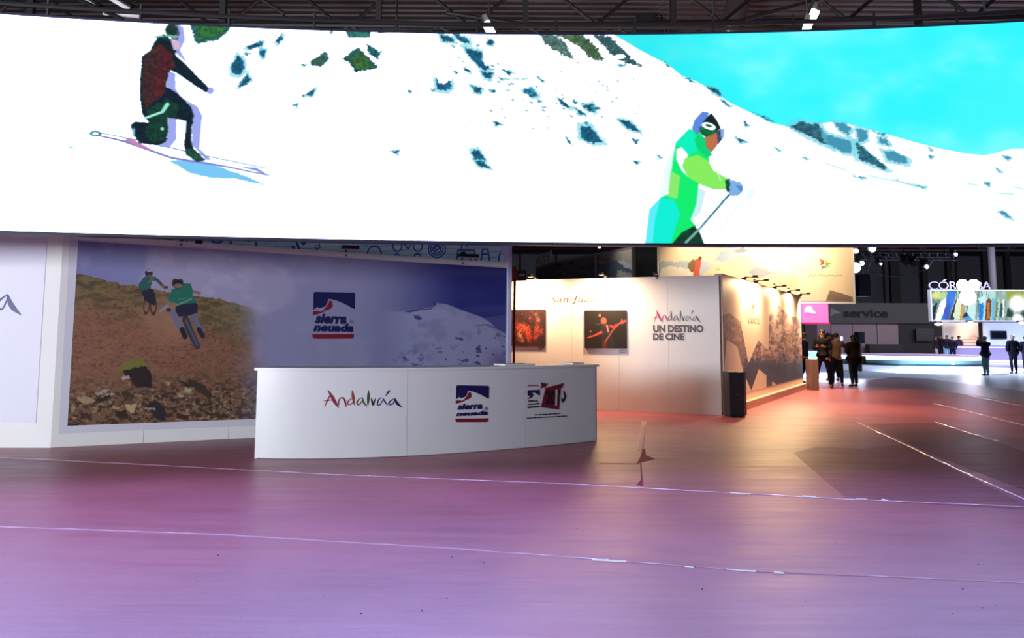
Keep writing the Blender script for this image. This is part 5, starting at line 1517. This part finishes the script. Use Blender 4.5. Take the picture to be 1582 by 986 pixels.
MB().box(((p.x + q.x) / 2, 34.93, (p.z + q.z) / 2), ((q.x - p.x) * .9, .03, (p.z - q.z) * .94)).build('grille', mat('grille_blue', (20, 26, 48), .6), BX)
MB().tube([((p.x + q.x) / 2, 35.2, p.z), ((p.x + q.x) / 2, 35.2, 11)], .03, 6).build('hanging_cable', DARK, BX)
w0 = at_y(1340, 420, 34.5); w1_ = at_y(1431, 416, 34.5)
tag(MB().tube([(w0.x - .05, 34.0, t0.z)] + [(w0.x + (w1_.x - w0.x) * k / 14, 34.5, w0.z + (w1_.z - w0.z) * k / 14 - .24 * math.sin(math.pi * k / 14)) for k in range(15)] + [(w1_.x + .05, 34.0, t0.z)], .025, 6).build('slack_cable', BLACK), 'slack black cable sagging under the lighting truss', 'cable')
sp = at_y(1345, 470, 33.5)
lamp('stage_wash_lamp', 'SPOT', sp, (20, 37, 0), 16000, (.66, .82, 1), spot=62, blend=.8, radius=.3)
lamp('stage_wash_lamp', 'SPOT', (29, 40, 7), (22, 38, 0), 22000, (.7, .84, 1), spot=80, blend=.9, radius=.3)
lamp('bar_glow_lamp', 'AREA', (12.2, 30.4, .5), (11.8, 28, 0), 30, (.7, .74, 1), 2.2, .3)
lamp('floor_warm_fill', 'SPOT', (7.0, 17.4, 4.8), (6.7, 16.9, 0), 800, (1, .6, .34), spot=92, blend=1, radius=.3)  # added spot without a fixture, strengthens the warm spill on the floor
# ================================================================ PEOPLE
def skin_mesh(joints, edges, root, sub=1):
    """one continuous surface grown over a skeleton; joints: name -> (x, y, z, radius[, radius_y])"""
    names = list(joints)
    ix = {n: i for i, n in enumerate(names)}
    me = bpy.data.meshes.new('skeleton')
    me.from_pydata([joints[n][:3] for n in names], [(ix[a], ix[b]) for a, b in edges], [])
    o = bpy.data.objects.new('skeleton', me)
    TMP.collection.objects.link(o)
    o.modifiers.new('skin', 'SKIN').use_smooth_shade = True
    lay = me.skin_vertices[0].data if me.skin_vertices else None
    if lay is None:
        me.skin_vertices.new()
        lay = me.skin_vertices[0].data
    for n in names:
        j = joints[n]
        lay[ix[n]].radius = (j[3], j[4] if len(j) > 4 else j[3])
        lay[ix[n]].use_root = (n == root)
    if sub:
        s = o.modifiers.new('sub', 'SUBSURF'); s.levels = sub; s.render_levels = sub
    r = evaluated_mesh(o)
    vs = [tuple(v.co) for v in r.vertices]
    fs = [tuple(p.vertices) for p in r.polygons]
    bpy.data.objects.remove(o); bpy.data.meshes.remove(me); bpy.data.meshes.remove(r)
    return vs, fs

HANDS = {}
def person(loc, rz, label, h=1.75, arms='down', top=(24, 24, 30), legs=(24, 26, 40), hair=(20, 16, 18), skin=(150, 108, 92), coat=.0, bulk=1.0, stride=.12, knee=0.0, fine=True, group=None, cap=None, bag=None, sleeve=None, turn=0.0):
    """facing -y before turning by rz; heights scaled from a 1.75 m figure"""
    k = h / 1.75
    J, E = {}, []
    def j(n, x, y, z, r, r2=None):
        J[n] = (x * k, y * k, z * k, r * k) + ((r2 * k,) if r2 else ())
    def chain(*ns):
        for a, b in zip(ns, ns[1:]): E.append((a, b))
    j('pelvis', 0, 0, .95, .13, .10); j('waist', 0, 0, 1.10, .12, .09); j('chest', 0, 0, 1.30, .15, .105); j('collar', 0, .01, 1.44, .10, .08)
    j('neck', 0, .0, 1.51, .052); j('jaw', 0, -.015, 1.575, .06, .066); j('skull', 0, .0, 1.64, .078, .092); j('crown', 0, .005, 1.705, .058, .07)
    chain('pelvis', 'waist', 'chest', 'collar', 'neck', 'jaw', 'skull', 'crown')
    feet = {}
    for s, sx in (('l', 1), ('r', -1)):
        sy = stride * sx
        j('hip' + s, .095 * sx, 0, .88, .088)
        j('knee' + s, (.105 + knee) * sx, sy * .55 - .03, .49, .058)
        j('calf' + s, (.11 + knee) * sx, sy * .8, .34, .052)
        j('ankle' + s, (.115 + knee) * sx, sy + .02, .09, .036)
        j('ball' + s, (.13 + knee) * sx, sy - .1, .035, .034)
        j('toe' + s, (.135 + knee) * sx, sy - .16, .03, .026)
        chain('pelvis', 'hip' + s, 'knee' + s, 'calf' + s, 'ankle' + s, 'ball' + s, 'toe' + s)
        feet[s] = ((.12 + knee) * sx, sy)
        mode = arms[s] if isinstance(arms, dict) else arms
        A = {'down': ((.215, .02, 1.14), (.23, -.04, .90), (0, -.02, -1)),
             'phone': ((.235, -.02, 1.16), (.10, -.26, 1.22), (-.4, -.7, .5)),
             'up': ((.27, -.12, 1.33), (.14, -.24, 1.60), (-.3, -.3, .9)),
             'raise': ((.27, -.18, 1.28), (.20, -.42, 1.46), (-.1, -.6, .8)),
             'fold': ((.235, -.03, 1.16), (-.04, -.21, 1.17), (-1, .0, .05)),
             'pocket': ((.27, .06, 1.15), (.2, -.06, .98), (-.2, -.2, -1))}[mode]
        (ex, ey, ez), (wx, wy, wz), hd = A
        j('sh' + s, .175 * sx, .0, 1.42, .058); j('el' + s, ex * sx, ey, ez, .042); j('fore' + s, (ex + wx) / 2 * sx, (ey + wy) / 2, (ez + wz) / 2, .038); j('wr' + s, wx * sx, wy, wz, .027)
        hv = Vector((hd[0] * sx, hd[1], hd[2])).normalized()
        side = hv.cross(Vector((0, 1, .2))).normalized()
        c = Vector((wx * sx, wy, wz))
        pm = c + hv * .055
        j('palm' + s, *pm, .034, .016)
        chain('collar', 'sh' + s, 'el' + s, 'fore' + s, 'wr' + s, 'palm' + s)
        if fine:
            curl = hv.cross(side)
            for f, (o_, L_) in enumerate(((-.027, .062), (-.009, .074), (.010, .070), (.028, .054))):
                a = pm + hv * .03 + side * o_
                b = a + hv * L_ * .5 + curl * .006
                t = a + hv * L_ * .85 + curl * .026
                j('f%d%s' % (f, s), *a, .0095); j('g%d%s' % (f, s), *b, .0085); j('h%d%s' % (f, s), *t, .007)
                chain('palm' + s, 'f%d%s' % (f, s), 'g%d%s' % (f, s), 'h%d%s' % (f, s))
            a = c + hv * .03 - side * .03; b = a - side * .02 + hv * .03; t = b + hv * .025 + curl * .012
            j('t0' + s, *a, .011); j('t1' + s, *b, .010); j('t2' + s, *t, .008)
            chain('wr' + s, 't0' + s, 't1' + s, 't2' + s)
    vs, fs = skin_mesh(J, E, 'pelvis')
    mb = MB(); mb.add(vs, fs)
    Y0 = -.098
    mb.tube([(0, (Y0 + .004) * k, 1.655 * k), (0, (Y0 - .022) * k, 1.612 * k), (0, (Y0 - .002) * k, 1.603 * k)], [.007 * k, .013 * k, .009 * k], 6)
    for sx in (-1, 1):
        mb.ball((.082 * sx * k, .01 * k, 1.63 * k), (.012 * k, .02 * k, .032 * k), 6)
        mb.ball((.03 * sx * k, (Y0 + .012) * k, 1.645 * k), (.012 * k, .008 * k, .007 * k), 6, 1)
    mb.ball((0, (Y0 + .014) * k, 1.578 * k), (.022 * k, .008 * k, .006 * k), 6, 2)
    body = mb.build('person', [mat('skin_%d' % skin[0], skin, .55), mat('eye_dark', (14, 12, 14), .3), mat('lip', (120, 60, 58), .5)], smooth=True)
    body.location = loc
    tag(body, label, 'person', group)
    def part(name, vs, fs, m, smooth=True):
        me = MB().add(vs, fs).build(name, m, smooth=smooth)
        me.parent = body
        return me
    # jacket: torso and sleeves, wider than the body, open at the cuffs
    T = {}
    b = bulk
    lo = .86 - coat
    T['hem'] = (0, 0, lo * k, (.165 + coat * .12) * b * k, (.135 + coat * .1) * b * k)
    T['low'] = (0, 0, .98 * k, .165 * b * k, .13 * b * k)
    T['mid'] = (0, 0, 1.12 * k, .155 * b * k, .125 * b * k); T['bust'] = (0, 0, 1.30 * k, .175 * b * k, .135 * b * k); T['yoke'] = (0, .01 * k, 1.43 * k, .135 * b * k, .10 * b * k); T['neckline'] = (0, .01 * k, 1.51 * k, .082 * k, .08 * k)
    TE = [('hem', 'low'), ('low', 'mid'), ('mid', 'bust'), ('bust', 'yoke'), ('yoke', 'neckline')]
    for s in 'lr':
        for n, rr in (('sh', .082), ('el', .068), ('fore', .060)):
            q = J[n + s]; T[n + s] = (q[0], q[1], q[2], rr * b * k)
        q, w = J['fore' + s], J['wr' + s]
        T['cuff' + s] = tuple(q[i] + (w[i] - q[i]) * .85 for i in range(3)) + (.046 * b * k,)
        TE += [('yoke', 'sh' + s), ('sh' + s, 'el' + s), ('el' + s, 'fore' + s), ('fore' + s, 'cuff' + s)]
    v_, f_ = skin_mesh(T, TE, 'mid')
    part('coat' if coat > .1 else 'jacket', v_, f_, mat('cloth_%d_%d' % (top[0], top[2]), top, .8, noise=.25, scale=9, bump=.12, spec=.08))
    # trousers
    T = {'seat': (0, .01 * k, .93 * k, .145 * k, .125 * k), 'belt': (0, 0, 1.02 * k, .135 * k, .11 * k)}
    TE = [('belt', 'seat')]
    for s in 'lr':
        for n, rr in (('hip', .102), ('knee', .076), ('calf', .068)):
            q = J[n + s]; T[n + s] = (q[0], q[1], q[2], rr * k)
        q = J['ankle' + s]; T['ankle' + s] = (q[0], q[1] + .005, q[2] + .0, .056 * k)
        TE += [('seat', 'hip' + s), ('hip' + s, 'knee' + s), ('knee' + s, 'calf' + s), ('calf' + s, 'ankle' + s)]
    v_, f_ = skin_mesh(T, TE, 'seat')
    part('trousers', v_, f_, mat('cloth_%d_%d' % (legs[0], legs[2]), legs, .8, noise=.2, scale=9, bump=.1, spec=.08))
    for s in 'lr':
        x, y = feet[s]
        mb = MB()
        mb.add(*skin_mesh({'heel': (x * k, (y + .055) * k, .045 * k, .044 * k), 'mid': ((x + .005 * (1 if s == 'l' else -1)) * k, (y - .04) * k, .043 * k, .048 * k, .042 * k), 'toe': ((x + .012 * (1 if s == 'l' else -1)) * k, (y - .15) * k, .036 * k, .042 * k, .034 * k)}, [('heel', 'mid'), ('mid', 'toe')], 'mid'))
        mb.v = [(a, c_, max(d, 0)) for a, c_, d in mb.v]
        o_ = mb.build('shoe', mat('shoe_black', (16, 14, 18), .5), smooth=True); o_.parent = body
    # hair: cap over the skull, longer at the back
    mb = MB(); n = 12
    mb.ball((0, .014 * k, 1.672 * k), (.092 * k, .105 * k, .082 * k), n)
    if cap == 'long':
        mb.ball((0, .05 * k, 1.59 * k), (.10 * k, .075 * k, .14 * k), n)
    elif cap == 'hood':
        mb.ball((0, .06 * k, 1.52 * k), (.13 * k, .10 * k, .08 * k), n)
    mb.v = [(a, max(c_, -.078 * k) if d < 1.70 * k else c_, d) for a, c_, d in mb.v]
    hm = mat('hair_%d' % hair[0], hair, .6, noise=.3, scale=30)
    h_ = mb.build('hair', hm, smooth=True); h_.parent = body
    if sleeve:
        q1, q2 = J['shr'], J['elr']
        v_, f_ = skin_mesh({'a': (q1[0], q1[1], q1[2] - .06 * k, .088 * b * k), 'b': (q2[0], q2[1], q2[2], .076 * b * k)}, [('a', 'b')], 'a')
        part('scarf', v_, f_, mat('scarf_%d' % sleeve[0], sleeve, .8))
    if bag:
        bx, by, bz = bag
        mb = MB().box((bx * k, by * k, bz * k), (.12, .3, .26))
        o_ = mb.build('shoulder_bag', mat('bag_black', (22, 18, 22), .6), bevel=.03); o_.parent = body
    body.rotation_euler.z = rz
    return body, J, k

def world(body, p):
    return Matrix.Rotation(body.rotation_euler.z, 3, 'Z') @ Vector(p) + body.location

F3 = lambda px, py: at_z(px, py)
p = F3(1274, 600)
m1, J1, k1 = person((p.x - .02, p.y, 0), math.radians(-35), 'man in a dark jacket looking down at his hands beside the brown pedestal', 1.76, 'phone', (12, 11, 16), (12, 13, 30), (10, 8, 10), stride=.17, knee=.05, bulk=1.12, cap='hood')
p = F3(1293, 597)
m2, J2, k2 = person((p.x + .02, p.y, 0), math.radians(160), 'man in a tan jacket and navy trousers raising a glowing phone', 1.66, {'l': 'down', 'r': 'raise'}, (92, 76, 64), (12, 13, 30), (24, 18, 20), stride=.08, knee=.03)
q = world(m2, J2['palmr'][:3]) + Vector((0, 0, .05))
ph = empty('lit_phone', q, 'glowing phone held up by the man in the tan jacket', 'phone')
MB().box(q, (.075, .012, .15), .3).build('phone_body', BLACK, ph)
MB().box(q + Vector((-.003, -.01, 0)), (.07, .006, .14), .3).build('phone_screen', mat('phone_glow', (190, 200, 255), emit=9), ph)
p = F3(1320, 597.5)
w3, J3, k3 = person((p.x, p.y, 0), math.radians(195), 'woman in a dark knee-length coat, red sleeve, folded arms', 1.6, 'fold', (18, 13, 15), (10, 20, 28), (14, 12, 14), coat=.22, bulk=1.25, cap='long', sleeve=(96, 26, 34), stride=.05, bag=(-.28, .05, .9))
p = at_y(1280, 520, 27.2)
person((p.x, 27.2, 0), math.radians(20), 'dark-haired visitor mostly hidden behind the man in the dark jacket', 1.68, 'down', (22, 22, 30), (22, 22, 30), cap='long')
p = at_y(1246, 520, 26.6)
person((p.x - .08, 26.6, 0), math.radians(75), 'person in dark clothes peeking out behind the star mural wall end', 1.68, 'down', (20, 18, 40), (20, 20, 34), skin=(130, 84, 70))
p = at_y(1286, 520, 28.5)
person((p.x, 28.5, 0), math.radians(-60), 'visitor with a light collar between the two front men', 1.62, 'down', (40, 38, 52), (30, 30, 44), skin=(120, 90, 84))
p = F3(1524, 580.5)
person((p.x, p.y, 0), math.radians(185), 'person in a black coat and grey-green trousers filming with arms raised', 1.6, 'up', (16, 18, 36), (72, 108, 112), (60, 66, 78), coat=.12, bulk=1.2, stride=.06)
p = F3(1567, 577.5)
m5, J5, k5 = person((p.x, p.y, 0), math.radians(172), 'grey-haired person in a long black coat walking towards the violet counter', 1.66, 'pocket', (14, 16, 26), (14, 16, 34), (176, 160, 156), coat=.2, bulk=1.25, stride=.05)
p = F3(1587, 576)
person((p.x, p.y, 0), math.radians(160), 'person at the picture edge, only one dark sleeve showing', 1.62, 'pocket', (18, 20, 38), (18, 20, 38), bulk=1.2)
gp = [(1446, 51.6, 1.66, (30, 20, 26), (150, 130, 150), 'slim dark visitor with pale trousers, first of the talking group by the dark recess', 40), (1453, 52.4, 1.74, (18, 16, 22), (20, 22, 60), 'taller visitor all in black within the talking group', 10),
      (1463, 51.4, 1.72, (28, 24, 40), (96, 150, 190), 'visitor in black with pale blue jeans in the talking group', -30), (1471.5, 49.3, 1.62, (22, 18, 40), (20, 18, 50), 'visitor in a wide dark coat in front of the violet counter end', -60), (1481.5, 52.2, 1.68, (80, 60, 78), (60, 50, 80), 'visitor in dull mauve behind the violet counter', -80)]
for px, Y, h, t, l, lab, a in gp:
    p = at_y(px, 530, Y)
    person((p.x, Y, 0), math.radians(a), lab, h, 'pocket', t, l, coat=.15 if 'coat' in lab else 0, bulk=1.2, fine=False, group='talking group by the stand', skin=(140, 100, 90))

bpy.data.scenes.remove(TMP)
